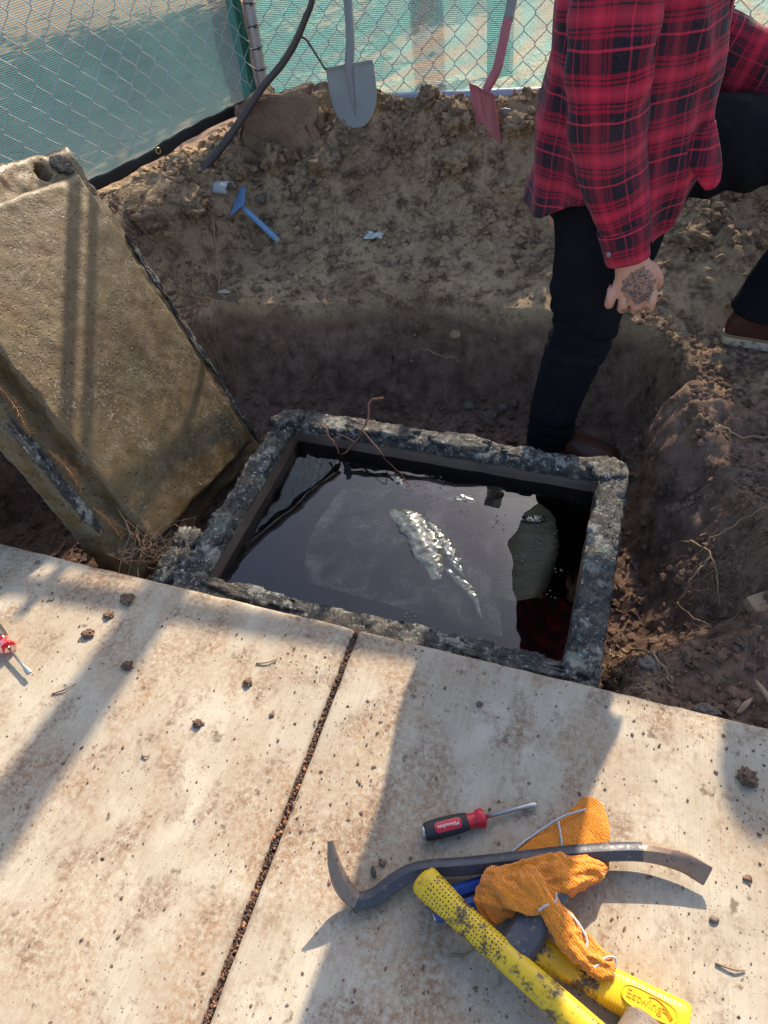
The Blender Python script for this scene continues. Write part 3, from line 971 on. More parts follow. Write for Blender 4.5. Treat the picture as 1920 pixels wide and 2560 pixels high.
# black hem with brass grommets
P = np.array([(*(SO + SD * s + FN * 0.012), zb_s(s) + 0.004) for s in np.linspace(-0.10, 2.2, 90)])
hw = 0.021 * (1 + 0.2 * vnoise(P * 13))
V, F, _ = tube(P, np.stack([np.full(90, 0.0022), hw], 1), 10)
V = V + np.stack([fbm(V * 20 + k * 5, 2) for k in range(3)], 1) * 0.004
hem = mobj('hem', V, F, simple('black_vinyl', (0.014, 0.014, 0.016), 0.5), scr_s)
V, F, _ = tube(np.array([(*(SO + SD * s), 1.345) for s in np.linspace(-0.02, 2.2, 40)]), np.array([[0.004, 0.016]] * 40), 8)
mobj('top_hem', V, F, BLACKP, scr_s)
BRASS = simple('brass', (0.52, 0.38, 0.16), 0.35, 0.9)
for s in (0.56, 1.25):
    c = np.array([*(SO + SD * s + FN * 0.0185), zb_s(s) + 0.008])
    a = np.linspace(0, 2 * math.pi, 21)
    P = c + np.outer(np.cos(a) * 0.0095, [*SD, 0]) + np.outer(np.sin(a) * 0.0095, [0, 0, 1])
    V, F, _ = tube(P, 0.003, 6, up=(*FN, 0)); mobj('grommet', V, F, BRASS, hem)
# gathered edge hanging by the corner post
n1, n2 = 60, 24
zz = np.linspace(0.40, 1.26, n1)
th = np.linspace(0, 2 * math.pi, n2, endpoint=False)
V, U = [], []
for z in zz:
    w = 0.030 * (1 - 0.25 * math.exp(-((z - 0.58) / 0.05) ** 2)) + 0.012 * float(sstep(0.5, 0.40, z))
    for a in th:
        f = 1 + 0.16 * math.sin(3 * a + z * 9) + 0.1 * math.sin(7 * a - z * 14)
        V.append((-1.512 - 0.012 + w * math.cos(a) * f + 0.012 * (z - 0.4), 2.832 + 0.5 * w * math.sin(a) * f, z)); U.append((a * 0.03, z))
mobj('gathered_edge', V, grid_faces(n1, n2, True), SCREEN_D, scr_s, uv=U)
for i, (c, r) in enumerate((((-1.49, 2.80, 0.44), (0.045, 0.02, 0.026)), ((-1.455, 2.80, 0.46), (0.03, 0.02, 0.03)))):
    V, F = lump_mesh(c, r, 20 + i, rough=0.25); mobj('bunched_end', V, F, hem.data.materials[0], scr_s)

# timber pole behind the screen
pole = empty('timber_pole', (-0.715, 4.06, 0.0), 'square dark timber pole seen dimly through the back windscreen', 'pole')
WOODP = simple('old_timber', (0.10, 0.075, 0.055), 0.85, bump=0.3)
V, F = box_vf((-0.715, 4.06, 1.25), (0.058, 0.058, 1.42)); mobj('shaft', V, F, WOODP, pole, smooth=False)
V, F = box_vf((-0.715, 4.06, 2.69), (0.07, 0.07, 0.018)); mobj('cap', V, F, WOODP, pole, smooth=False)

# shrubs and trees beyond the fence
def leaf_mat(name, c):
    m = M(name, 0.6)
    m.color(m.mix(m.noise(9, 3), tuple(v * 0.6 for v in c), tuple(v * 1.4 for v in c)))
    return m.m
LEAF = [leaf_mat('leaf_green', (0.055, 0.085, 0.03)), leaf_mat('leaf_olive', (0.085, 0.09, 0.035))]
BARK = simple('bark', (0.11, 0.08, 0.06), 0.9, bump=0.5, bscale=60)
def plant(name, base, height, rad, nleaf, lsize, label, cat, trunk_h, seed, mat):
    rs = np.random.RandomState(seed)
    e = empty(name, base, label, cat, 'plants beyond the fence')
    mb = MB()
    b = np.array(base, float)
    P = crom([b, b + (0.05 * rad, 0, trunk_h * 0.5), b + (-.04 * rad, .03, trunk_h), b + (0, 0, height * 0.85)], 14)
    V, F, _ = tube(P, np.linspace(0.035 * height ** 0.7, 0.008, 14), 8, up=(1, 0, 0)); mb.add(V, F)
    tips = []
    for k in range(14):
        t = rs.uniform(0.35, 0.95); i = int(t * 13)
        a = rs.uniform(0, 6.28); ln = rad * rs.uniform(0.5, 1.0) * (1.15 - 0.5 * t)
        tip = P[i] + np.array([math.cos(a) * ln, math.sin(a) * ln, rs.uniform(0.1, 0.5) * ln + 0.1])
        Q = crom([P[i], (P[i] + tip) / 2 + (0, 0, 0.06 * height), tip], 7)
        V, F, _ = tube(Q, np.linspace(0.012 * height ** 0.7, 0.004, 7), 5); mb.add(V, F)
        tips += [Q[3], Q[5], tip]
    mb.build('trunk', BARK, e)
    tips = np.array(tips)
    lv, lf = [], []
    for k in range(nleaf):
        c = tips[rs.randint(len(tips))] + rs.normal(size=3) * rad * 0.2
        a = unit(rs.normal(size=3)); s = unit(np.cross(a, rs.normal(size=3)))
        l = lsize * rs.uniform(0.6, 1.3)
        q = len(lv)
        lv += [c, c + a * l * 0.5 + s * l * 0.22, c + a * l, c + a * l * 0.5 - s * l * 0.22]
        lf.append((q, q + 1, q + 2, q + 3))
    mobj('crown', np.array(lv), lf, mat, e, smooth=False)
plant('tree', (-1.75, 12.5, 0.0), 6.9, 1.0, 2600, 0.17, 'narrow leafy tree far behind the back windscreen', 'tree', 2.6, 3, LEAF[0])
plant('tree', (-5.2, 9.0, 0.0), 5.2, 2.4, 9500, 0.16, 'broad leafy tree shading the ground beyond the side windscreen', 'tree', 1.8, 5, LEAF[0])
plant('tree', (-8.0, 7.5, 0.0), 4.6, 2.2, 4200, 0.16, 'second leafy tree farther out beyond the side windscreen', 'tree', 1.6, 6, LEAF[1])
plant('tree', (-3.9, 8.2, 0.0), 4.5, 1.7, 9500, 0.15, 'bushy tree whose shade falls behind the side windscreen', 'tree', 1.3, 12, LEAF[0])
plant('tree', (-8.6, 5.2, 0.0), 3.4, 1.6, 4200, 0.15, 'low spreading tree beyond the end of the side windscreen', 'tree', 1.0, 14, LEAF[0])
plant('tree', (-3.4, 13.0, 0.0), 6.4, 1.5, 3600, 0.17, 'tall olive tree far back beyond the fence corner', 'tree', 2.2, 9, LEAF[1])
# ------------------------------------------------------------------ hand tools on the walk
def lathe(A, B, prof, n=28, up=(0, 0, 1), lobe=None):
    """prof: (distance along A->B, radius); lobe(t, angle) -> factor"""
    A, B = np.asarray(A, float), np.asarray(B, float)
    T = unit(B - A); S = unit(np.cross(T, up)); Uv = np.cross(S, T)
    R = []
    for t, r in prof:
        ring = []
        for k in range(n):
            a = 2 * math.pi * k / n
            f = lobe(t, a) if lobe else 1
            ring.append(A + T * t + (S * math.cos(a) + Uv * math.sin(a)) * r * f)
        R.append(ring)
    return rings_loft(np.array(R))

def smooth_prof(p, n):
    return crom(p, n)

RUBBER = simple('black_grip', (0.018, 0.018, 0.02), 0.6, var=0.3, bump=0.1, bscale=500, grime=(0.10, 0.085, 0.07), gthr=0.68)
RED = simple('red_plastic', (0.52, 0.015, 0.03), 0.35, var=0.15, grime=(0.2, 0.05, 0.04), gthr=0.7)
STEEL = simple('tool_steel', (0.42, 0.41, 0.41), 0.38, 0.9, 0.25, 60, 0.1, 400, grime=(0.16, 0.13, 0.11), gthr=0.6)
WHITEP = simple('white_print', (0.75, 0.74, 0.72), 0.6, var=0.1)

def curved_text(body, size, A, T, S, U, tc, r, phc, name, mat, parent, flip=1, squash=1.0, oy=0.0):
    V, F = text_vf(body, size)
    t = tc - flip * V[:, 0] * squash
    ph = phc + flip * (V[:, 1] + oy) / r
    P = np.asarray(A) + np.outer(t, T) + np.outer(np.cos(ph) * r, U) + np.outer(np.sin(ph) * r, S)
    return mobj(name, P, F, mat, parent, smooth=False)

def blade_tip(A, T, S, U, t0, t1, r, w, th):
    """round shank that flattens into a slotted tip"""
    R = []
    n = 16
    for t, a, b in ((t0, r, r), (t0 + (t1 - t0) * 0.72, r, r), (t0 + (t1 - t0) * 0.84, w, th * 1.6), (t0 + (t1 - t0) * 0.93, w * 0.98, th), (t1, w * 0.86, th * 0.6)):
        R.append([A + T * t + S * a * math.cos(2 * math.pi * k / n) + U * b * math.sin(2 * math.pi * k / n) for k in range(n)])
    return rings_loft(np.array(R))

# red and black screwdriver
A = np.array([-0.173, 0.359, 0.0165]); Bt = np.array([0.003, 0.459, 0.0075])
T = unit(Bt - A); S = unit(np.cross(T, (0, 0, 1))); U = np.cross(S, T)
sdv = empty('screwdriver', (-0.1, 0.4, 0), 'slotted screwdriver with black grip, red collar and red name plate, lying in the broad shadow', 'screwdriver')
lob = lambda t, a: 1 + 0.05 * math.cos(3 * a - math.pi / 2)
V, F = lathe(A, Bt, smooth_prof([(0.003, 0.0122), (0.006, 0.0145), (0.022, 0.0158), (0.045, 0.0160), (0.066, 0.0150), (0.078, 0.0136)], 24), lobe=lob)
mobj('grip', V, F, RUBBER, sdv)
V, F = lathe(A, Bt, [(-0.002, 0.006), (-0.0012, 0.0105), (0.0005, 0.0118), (0.0035, 0.0120)])
mobj('end_cap', V, F, STEEL, sdv)
V, F = lathe(A, Bt, smooth_prof([(0.077, 0.0134), (0.084, 0.0118), (0.091, 0.0118), (0.096, 0.0150), (0.103, 0.0158), (0.108, 0.0125), (0.1085, 0.006)], 26), lobe=lambda t, a: 1 + 0.03 * math.cos(6 * a) * (t > 0.094))
col = mobj('collar', V, F, RED, sdv)
V, F = blade_tip(A, T, S, U, 0.107, 0.2022, 0.0036, 0.0048, 0.0022)
mobj('shank', V, F, STEEL, sdv)
# name plate
n1, n2 = 14, 10
Vp = []
for i in range(n1):
    t = 0.020 + 0.046 * i / (n1 - 1)
    for j in range(n2):
        e = min(1, 6 * min(i, n1 - 1 - i) / (n1 - 1) + 0.5)
        ph = 0.18 + (-0.52 + 1.04 * j / (n2 - 1)) * e
        rr = 0.0170
        Vp.append(A + T * t + (U * math.cos(ph) + S * math.sin(ph)) * rr)
plate = mobj('name_plate', Vp, grid_faces(n1, n2), RED, sdv)
curved_text('Milwaukee', 0.0088, A, T, S, U, 0.043, 0.0173, 0.18, 'lettering', WHITEP, plate)

# screwdriver with a clear red handle at the left edge
A = np.array([-1.258, 0.545, 0.0195]); Bt = np.array([-1.071, 0.455, 0.013])
T = unit(Bt - A); S = unit(np.cross(T, (0, 0, 1))); U = np.cross(S, T)
sd2 = empty('screwdriver', (-1.19, 0.51, 0), 'small screwdriver with a glossy clear red handle, lying in full sun', 'screwdriver')
gm = M('clear_red_plastic', 0.08, color=(0.62, 0.012, 0.015)); gm.b.inputs['Transmission Weight'].default_value = 0.55
gm.b.inputs['IOR'].default_value = 1.45
V, F = lathe(A, Bt, smooth_prof([(-0.006, 0.008), (0.0, 0.0155), (0.03, 0.0165), (0.06, 0.0155), (0.074, 0.0135)], 20), lobe=lambda t, a: 1 + 0.06 * math.cos(6 * a))
mobj('grip', V, F, RUBBER, sd2)
V, F = lathe(A, Bt, smooth_prof([(0.073, 0.0135), (0.085, 0.0110), (0.094, 0.0125), (0.102, 0.0175), (0.108, 0.0178), (0.112, 0.0135), (0.1125, 0.004)], 24), lobe=lambda t, a: 1 + 0.05 * math.cos(6 * a))
mobj('collar', V, F, gm.m, sd2)
V, F = blade_tip(A, T, S, U, 0.110, 0.2075, 0.0032, 0.0060, 0.0017)
mobj('shank', V, F, STEEL, sd2)

# wrecking bar
bar = empty('wrecking_bar', (0, 0.35, 0), 'long dark blue steel wrecking bar with rusty hooked claw, lying across an orange cloth', 'pry bar')
BP = np.array([(-0.302, 0.288, 0.088), (-0.290, 0.263, 0.062), (-0.273, 0.243, 0.034), (-0.249, 0.234, 0.017), (-0.224, 0.246, 0.0145), (-0.198, 0.274, 0.019), (-0.163, 0.300, 0.0225), (-0.083, 0.329, 0.024), (0.001, 0.361, 0.026), (0.078, 0.390, 0.0275), (0.165, 0.416, 0.029), (0.226, 0.420, 0.027), (0.268, 0.410, 0.021)])
BR = np.array([(0.0045, 0.0016), (0.0105, 0.0052), (0.0135, 0.0095), (0.0125, 0.0105), (0.0125, 0.011), (0.0125, 0.011), (0.013, 0.011), (0.013, 0.0115), (0.013, 0.0115), (0.013, 0.0115), (0.0135, 0.011), (0.0155, 0.007), (0.0165, 0.0028)])
full = crom(np.hstack([BP, BR]), 200)
oct_ = [(1, .42), (.62, 1), (-.62, 1), (-1, .42), (-1, -.42), (-.62, -1), (.62, -1), (1, -.42)]
def bar_mat(name, a, b, wear):
    m = M(name, 0.5, 0.1)
    n = m.noise(30, 4, 0.7); k = m.noise(110, 4, 0.75)
    c = m.mix(n, a, b)
    c = m.mix(m.ramp(k, [(0.56, 0), (0.66, 0.85)]), c, wear)
    m.color(c); m.rough(m.ramp(k, [(0.4, 0.38), (0.7, 0.75)]))
    m.bump(k, 0.35, 0.002)
    return m.m
BARM = bar_mat('scuffed_blue_black_paint', (0.022, 0.024, 0.036), (0.060, 0.064, 0.085), (0.16, 0.14, 0.12))
RUST = bar_mat('worn_rusty_steel', (0.16, 0.105, 0.075), (0.28, 0.20, 0.15), (0.10, 0.055, 0.035))
for nm, i0, i1, mt in (('hooked_claw', 0, 50, RUST), ('shaft', 49, 168, BARM), ('chisel_end', 167, 200, RUST)):
    seg = full[i0:i1]
    Tt, Ss, Uu = frames(full[:, :3])
    sh8 = np.array(oct_)
    Pq = seg[:, None, :3] + sh8[None, :, 0, None] * (Ss[i0:i1] * seg[:, 3:4])[:, None] + sh8[None, :, 1, None] * (Uu[i0:i1] * seg[:, 4:5])[:, None]
    V, F = rings_loft(Pq)
    mobj(nm, V, F, mt, bar, sharp=40)

# blue cold chisels
BLUE = simple('chipped_blue_paint', (0.018, 0.055, 0.27), 0.4, var=0.3, grime=(0.05, 0.05, 0.06), gthr=0.66)
for k, (a, b, lab) in enumerate((((-0.143, 0.264, 0.0098), (-0.012, 0.3435, 0.0098), 'plain blue hexagonal cold chisel lying next to the wrecking bar'), ((-0.124, 0.247, 0.0098), (-0.004, 0.3205, 0.0098), 'blue hexagonal cold chisel with white lettering under the orange cloth'))):
    a, b = np.array(a), np.array(b)
    e = empty('cold_chisel', (float(a[0] + b[0]) / 2, float(a[1] + b[1]) / 2, 0), lab, 'chisel')
    P = np.array([a, a + (b - a) * 0.012, a + (b - a) * 0.5, b])
    V, F, _ = tube(P, [0.0088, 0.0105, 0.0105, 0.0105], 6, rot=math.pi / 6)
    sh_ = mobj('shank', V, F, BLUE, e, sharp=20)
    T = unit(b - a)
    V, F, _ = tube(np.array([a - T * 0.004, a - T * 0.0035, a]), [0.0075, 0.0082, 0.0082], 12); mobj('struck_end', V, F, STEEL, e)
    if k == 1:
        # lettering on the face turned to the viewer
        T3 = T; S3 = unit(np.cross(T3, (0, 0, 1)))
        nrm = unit(np.array([0, 0, 1]) * math.cos(math.radians(60)) + S3 * math.sin(math.radians(60)))
        upv = unit(np.cross(nrm, T3))
        for body, size, tt, dy in (('O PRO', 0.0095, 0.070, 0.0), ('FOR 3/4"', 0.0045, 0.100, 0.0022), ('CONCRETE', 0.0030, 0.100, -0.0018)):
            V, F = text_vf(body, size)
            c = a + T * tt + nrm * (0.0105 * math.cos(math.pi / 6) + 0.0003) + upv * dy
            P = c + np.outer(V[:, 0], T3) + np.outer(V[:, 1], upv)
            mobj('lettering', P, F, WHITEP, sh_, smooth=False)

# long yellow fibreglass handle of a sledge hammer
def yellow_mat(name, c, dirt=True, dots=False):
    m = M(name, 0.42, spec=0.4)
    col = m.mix(m.noise(25, 4), tuple(v * 0.85 for v in c), tuple(min(1, v * 1.12) for v in c))
    if dirt:
        x, y, _ = m.sep(m.co('UV'))
        g = m.noise(22, 4, 0.7)
        k = m.noise(170, 5, 0.8)
        gg = m.math('ADD', m.math('MULTIPLY', g, 0.75), m.math('MULTIPLY', k, 0.35))
        col = m.mix(m.ramp(gg, [(0.56, 0), (0.63, 1)]), col, (0.085, 0.055, 0.035))
    if dots:
        cs = m.node('ShaderNodeCombineXYZ'); x, y, _ = m.sep(m.co('UV'))
        m.link(m.math('MULTIPLY', x, 175), cs.inputs[0]); m.link(m.math('MULTIPLY', y, 175), cs.inputs[1])
        vd = m.node('ShaderNodeTexVoronoi', voronoi_dimensions='2D'); vd.inputs['Scale'].default_value = 1.0; vd.inputs['Randomness'].default_value = 0.25
        m.link(cs.outputs[0], vd.inputs['Vector'])
        dt = m.ramp(vd.outputs['Distance'], [(0.16, 1), (0.26, 0)])
        band = m.math('MULTIPLY', m.math('GREATER_THAN', y, 0.022), m.math('LESS_THAN', y, 0.155))
        dt = m.math('MULTIPLY', dt, band)
        col = m.mix(dt, col, (0.05, 0.035, 0.02))
        m.bump(m.math('SUBTRACT', 1.0, dt), 0.5, 0.002)
    m.color(col)
    m.bump(m.noise(240, 4, 0.6), 0.12, 0.001)
    return m.m
sledge = empty('sledge_hammer', (0.1, 0.17, 0), 'sledge hammer with a long dirt-smeared yellow fibreglass handle', 'hammer')
SP = np.array([(-0.156, 0.286, 0.049), (-0.150, 0.2825, 0.0485), (-0.135, 0.275, 0.048), (-0.084, 0.250, 0.0465), (-0.019, 0.221, 0.0455), (0.042, 0.194, 0.045), (0.105, 0.166, 0.046), (0.150, 0.146, 0.046), (0.185, 0.131, 0.046)])
SRad = np.array([(0.012, 0.010), (0.0225, 0.018), (0.0235, 0.019), (0.0205, 0.016), (0.0195, 0.015), (0.0200, 0.0155), (0.0205, 0.016), (0.0215, 0.0175), (0.021, 0.017)])
fl = crom(np.hstack([SP, SRad]), 70)
V, F, Uv_ = tube(fl[:, :3], fl[:, 3:], 24)
mobj('handle', V, F, yellow_mat('dirty_yellow_fibreglass', (0.64, 0.42, 0.018), True, True), sledge, uv=Uv_)
hd = unit(SP[-1] - SP[-3]); hp = unit(np.cross((0, 0, 1), hd)); 
hc = np.array([0.162, 0.141, 0.043])
HEADM = bar_mat('worn_hammer_head', (0.13, 0.095, 0.075), (0.24, 0.19, 0.155), (0.07, 0.05, 0.04))
pr = [(-0.064, 0.020), (-0.060, 0.028), (-0.030, 0.031), (-0.024, 0.034), (0.024, 0.034), (0.030, 0.031), (0.058, 0.029), (0.063, 0.023), (0.0645, 0.012)]
V, F = lathe(hc, hc + hp, pr, 16); mobj('head', V, F, HEADM, sledge, sharp=35)

# short drilling hammer with moulded yellow grip
ham = empty('drilling_hammer', (0.1, 0.23, 0), 'short hammer with a dark steel head and a ribbed yellow grip half under the cloth', 'hammer')
HP = np.array([(0.018, 0.243, 0.0245), (0.050, 0.238, 0.0235), (0.085, 0.232, 0.0225), (0.112, 0.228, 0.022), (0.14, 0.2245, 0.0215), (0.185, 0.2165, 0.0215), (0.232, 0.208, 0.0215), (0.2375, 0.207, 0.0215)])
HRad = np.array([(0.0215, 0.012), (0.0205, 0.0115), (0.0205, 0.011), (0.0215, 0.012), (0.0245, 0.0165), (0.0255, 0.0175), (0.0275, 0.0185), (0.021, 0.012)])
fl = crom(np.hstack([HP, HRad]), 240)
ns = 32
aa = np.arange(ns) / ns * 2 * math.pi
sq = np.stack([np.sign(np.cos(aa)) * np.abs(np.cos(aa)) ** 0.72, np.sign(np.sin(aa)) * np.abs(np.sin(aa)) ** 0.72], 1)
i0 = 110
V, F, Uv_ = tube(fl[:i0 + 6, :3], fl[:i0 + 6, 3:], shape=sq)
neck = mobj('neck', V, F, yellow_mat('chipped_yellow_paint', (0.70, 0.40, 0.012)), ham, uv=Uv_)
g = fl[i0:].copy()
Lg = np.concatenate([[0], np.cumsum(np.linalg.norm(np.diff(g[:, :3], axis=0), axis=1))])
endf = np.minimum(1, np.sqrt(np.clip(Lg / 0.010, 0.02, 1)))
rib = 1 + 0.024 * np.sin(Lg / 0.0043 * 2 * math.pi) * (Lg > 0.008) * (Lg < Lg[-1] - 0.022)
g[:, 3] = (g[:, 3] + 0.0012) * (0.86 + 0.14 * endf) * rib
g[:, 4] = (g[:, 4] + 0.0012) * (0.72 + 0.28 * endf) * rib
V, F, Uv_ = tube(g[:, :3], g[:, 3:], shape=sq)
YG = simple('yellow_vinyl', (0.80, 0.46, 0.008), 0.38, var=0.08, bump=0.05, bscale=500)
grip = mobj('grip', V, F, YG, ham)
# moulded emblem on the grip
gd = unit(HP[6] - HP[4]); gs_ = unit(np.cross((0, 0, 1), gd)); gc = np.array([0.186, 0.2165, 0.0408])
a = np.linspace(0, 2 * math.pi, 61)
ov = np.stack([np.sign(np.cos(a)) * np.abs(np.cos(a)) ** 0.5 * 0.036, np.sign(np.sin(a)) * np.abs(np.sin(a)) ** 0.75 * 0.0125], 1)
P = gc + np.outer(ov[:, 0], gd) + np.outer(ov[:, 1], gs_)
ovf = np.vstack([P - (0, 0, 0.0022), P + (0, 0, 0.0004)])
pad = mobj('emblem_pad', np.vstack([P[:-1] - (0, 0, 0.004), P[:-1] + (0, 0, 0.0006)]), grid_faces(2, 60, True) + [tuple(range(60, 120))], YG, grip, sharp=40)
V, F, _ = tube(P + (0, 0, 0.0008), 0.0008, 6); mobj('emblem_frame', V, F, YG, grip)
EMB = simple('embossed_yellow', (0.62, 0.33, 0.007), 0.45, var=0.05)
V, F = text_vf('Estwing', 0.0155, 0.0005)
mobj('lettering', gc + np.outer(V[:, 0] - 0.007, gd) + np.outer(V[:, 1] + 0.0005, gs_) + np.outer(V[:, 2] + 0.0011, [0, 0, 1]), F, EMB, grip, smooth=False)
for k, (x0, y0, x1, y1) in enumerate(((0.014, 0.008, 0.031, -0.003), (0.016, 0.004, 0.030, -0.005), (0.018, 0.0, 0.029, -0.007), (-0.002, 0.0085, 0.016, 0.0075))):
    Q = crom([gc + gd * x0 + gs_ * y0, gc + gd * (x0 + x1) / 2 + gs_ * ((y0 + y1) / 2 + 0.002), gc + gd * x1 + gs_ * y1], 12) + (0, 0, 0.0012)
    V, F, _ = tube(Q, 0.0007, 6); mobj('wing_line', V, F, EMB, grip)
V, F = lathe((0.078, 0.234, 0.030), (0.078, 0.234, 0.1), [(0, 0.0052), (0.0045, 0.0052), (0.0052, 0.0042), (0.0053, 0.001)], 16)
mobj('rivet', V, F, STEEL, ham, sharp=40)
hx = unit([0.42, 0.90, 0.0]); hy = np.cross((0, 0, 1), hx); 
DHEAD = bar_mat('dark_forged_head', (0.030, 0.032, 0.042), (0.085, 0.085, 0.095), (0.22, 0.17, 0.12))
hc = np.array([0.020, 0.268, 0.029])
R = []
o8 = np.array([(1, .5), (.78, .82), (.4, 1), (-.4, 1), (-.78, .82), (-1, .5), (-1, -.5), (-.6, -1), (.6, -1), (1, -.5)])
for t, w, h in ((-0.056, .017, .016), (-0.054, .022, .022), (-0.050, .0245, .0255), (-0.040, .0250, .0262), (0, .0275, .0275), (0.040, .0250, .0262), (0.064, .0245, .0255), (0.068, .022, .022), (0.070, .017, .016)):
    R.append([hc + hx * t + hy * w * a_ + np.array([0, 0, 1]) * h * b_ for a_, b_ in o8])
V, F = rings_loft(np.array(R)); mobj('head', V, F, DHEAD, ham, sharp=28)

# orange microfibre cloth
def cloth_mat():
    m = M('orange_terry', 0.95, spec=0.15)
    w = m.node('ShaderNodeTexWave', wave_type='BANDS', bands_direction='DIAGONAL')
    w.inputs['Scale'].default_value = 120; w.inputs['Distortion'].default_value = 5; w.inputs['Detail'].default_value = 3; w.inputs['Detail Scale'].default_value = 1.4
    m.link(m.co(), w.inputs['Vector'])
    f = m.noise(420, 3, 0.7)
    col = m.mix(m.math('MULTIPLY', w.outputs['Fac'], 0.55), (0.80, 0.235, 0.010), (0.97, 0.355, 0.03))
    col = m.mix(m.ramp(m.noise(26, 6, 0.7), [(0.58, 0), (0.75, 0.6)]), col, (0.40, 0.13, 0.02))
    m.color(col)
    m.b.inputs['Sheen Weight'].default_value = 0.3
    m.bump(w.outputs['Fac'], 0.7, 0.0025); m.bump(f, 0.9, 0.003)
    return m.m
TERRY = cloth_mat()
HEMG = simple('grey_overlock', (0.46, 0.46, 0.47), 0.9, bump=0.6, bscale=900)
cloth = empty('orange_cloth', (0.03, 0.33, 0), 'twisted orange microfibre cloth with pale grey stitched edges among the tools', 'cloth')
def puff(rows, n=26):
    q = crom(np.asarray(rows, float), 40)
    n = 72
    V, F, _ = tube(q[:, :3], q[:, 3:5], n)
    V = V.reshape(40, n, 3)
    a = np.arange(n) / n * 2 * math.pi
    s_ = np.linspace(0, 1, 40)[:, None]
    ph = rows[0][0] * 400
    k = 1 + 0.17 * np.abs(np.sin(3.5 * a[None] + 2.5 * s_ + ph)) - 0.10 + 0.07 * np.sin(11 * a[None] - 3 * s_ + ph)
    c = q[:, None, :3]
    return (c + (V - c) * k[:, :, None]).reshape(-1, 3), F
mb = MB()
mb.add(*puff([(-0.060, 0.300, 0.030, .012, .012), (-0.050, 0.302, 0.033, .026, .020), (-0.020, 0.308, 0.036, .036, .022), (0.012, 0.325, 0.040, .034, .022), (0.050, 0.347, 0.040, .030, .020), (0.085, 0.365, 0.033, .022, .016), (0.108, 0.374, 0.028, .013, .010), (0.124, 0.381, 0.025, .003, .003)]))
mb.add(*puff([(-0.048, 0.305, 0.030, .018, .016), (-0.046, 0.288, 0.031, .022, .017), (-0.036, 0.272, 0.028, .020, .016), (-0.026, 0.264, 0.024, .010, .010)]))
mb.add(*puff([(-0.046, 0.310, 0.050, .010, .008), (-0.018, 0.297, 0.058, .017, .009), (0.012, 0.291, 0.064, .016, .009), (0.034, 0.294, 0.062, .013, .010), (0.056, 0.281, 0.056, .019, .012), (0.078, 0.264, 0.052, .022, .013), (0.100, 0.250, 0.049, .021, .010), (0.122, 0.246, 0.044, .018, .007), (0.136, 0.248, 0.040, .013, .004)]))
mb.add(*puff([(-0.004, 0.336, 0.056, .012, .010), (0.008, 0.322, 0.064, .018, .010), (0.022, 0.307, 0.068, .017, .010), (0.034, 0.294, 0.066, .012, .009), (0.040, 0.286, 0.06, .006, .006)]))
mb.add(*puff([(0.030, 0.318, 0.050, .006, .006), (0.044, 0.306, 0.052, .010, .008), (0.046, 0.292, 0.052, .008, .008), (0.042, 0.284, 0.05, .003, .003)]))
o = mb.build('terry_body', TERRY, cloth)
md = o.modifiers.new('r', 'REMESH'); md.mode = 'VOXEL'; md.voxel_size = 0.0017; md.use_smooth_shade = True
md = o.modifiers.new('s', 'SMOOTH'); md.factor = 0.5; md.iterations = 2
realise(o)
me = o.data
n = len(me.vertices)
co = np.zeros(n * 3); me.vertices.foreach_get('co', co); co = co.reshape(-1, 3)
no = np.zeros(n * 3); me.vertex_normals.foreach_get('vector', no); no = no.reshape(-1, 3)
fold = np.abs(fbm(co * np.array([30, 42, 40]) + 2, 2)) * 0.0055 + fbm(co * 300, 2) * 0.0006
co = co - no * (fold - 0.0025)[:, None]
me.vertices.foreach_set('co', co.ravel())
if not me.materials: me.materials.append(TERRY)
# flat part behind the bar
Lf = [(-0.040, 0.345, .006), (-0.030, 0.362, .008), (0.004, 0.404, .009), (0.042, 0.440, .012), (0.075, 0.486, .016)]
Rt = [(0.126, 0.385, .006), (0.124, 0.405, .010), (0.122, 0.430, .014), (0.119, 0.455, .014), (0.108, 0.482, .012)]
ctrl = []
for l, r in zip(Lf, Rt):
    l, r = np.array(l), np.array(r)
    row = [l + (r - l) * t for t in (0, .25, .5, .75, 1)]
    row[1][2] += .004; row[2][2] += .010; row[3][2] += .007
    ctrl.append(row)
G = sheet_patch(ctrl, 60, 60)
G[:, :, 2] += 0.004 * np.abs(fbm(G.reshape(-1, 3) * 22, 3)).reshape(60, 60)
o = mobj('flat_corner', G.reshape(-1, 3), grid_faces(60, 60), TERRY, cloth)
md = o.modifiers.new('s', 'SOLIDIFY'); md.thickness = 0.0035; realise(o)
G2 = sheet_patch([[(0.036, 0.432, .020), (0.048, 0.420, .022), (0.054, 0.392, .022)], [(0.058, 0.452, .024), (0.070, 0.445, .0255), (0.082, 0.42, .024)], [(0.074, 0.486, .021), (0.084, 0.478, .025), (0.098, 0.466, .022)]], 24, 24)
def hem_tube(pts, r=0.0018, n=60):
    P = crom(pts, n) - (0, 0, 0.0025)
    P = P + np.stack([fbm(P * 160 + k * 7, 2) for k in range(3)], 1) * 0.0004
    V, F, _ = tube(P, np.array([[r, r * 0.8]] * n), 7)
    return mobj('stitched_edge', V, F, HEMG, cloth)
hem_tube([(-0.036, 0.357, .013), (-0.014, 0.385, .015), (0.006, 0.406, .017), (0.040, 0.438, .024), (0.066, 0.455, .027), (0.093, 0.472, .025), (0.084, 0.481, .022), (0.077, 0.487, .020)])
hem_tube([(0.040, 0.434, .024), (0.044, 0.418, .026), (0.049, 0.400, .025), (0.050, 0.380, .022)], n=30)
hem_tube([(0.077, 0.487, .019), (0.092, 0.486, .018), (0.108, 0.483, .015)], n=24)
hem_tube([(0.026, 0.282, .073), (0.034, 0.290, .076), (0.043, 0.297, .073), (0.049, 0.304, .067), (0.048, 0.316, .060)], n=30)
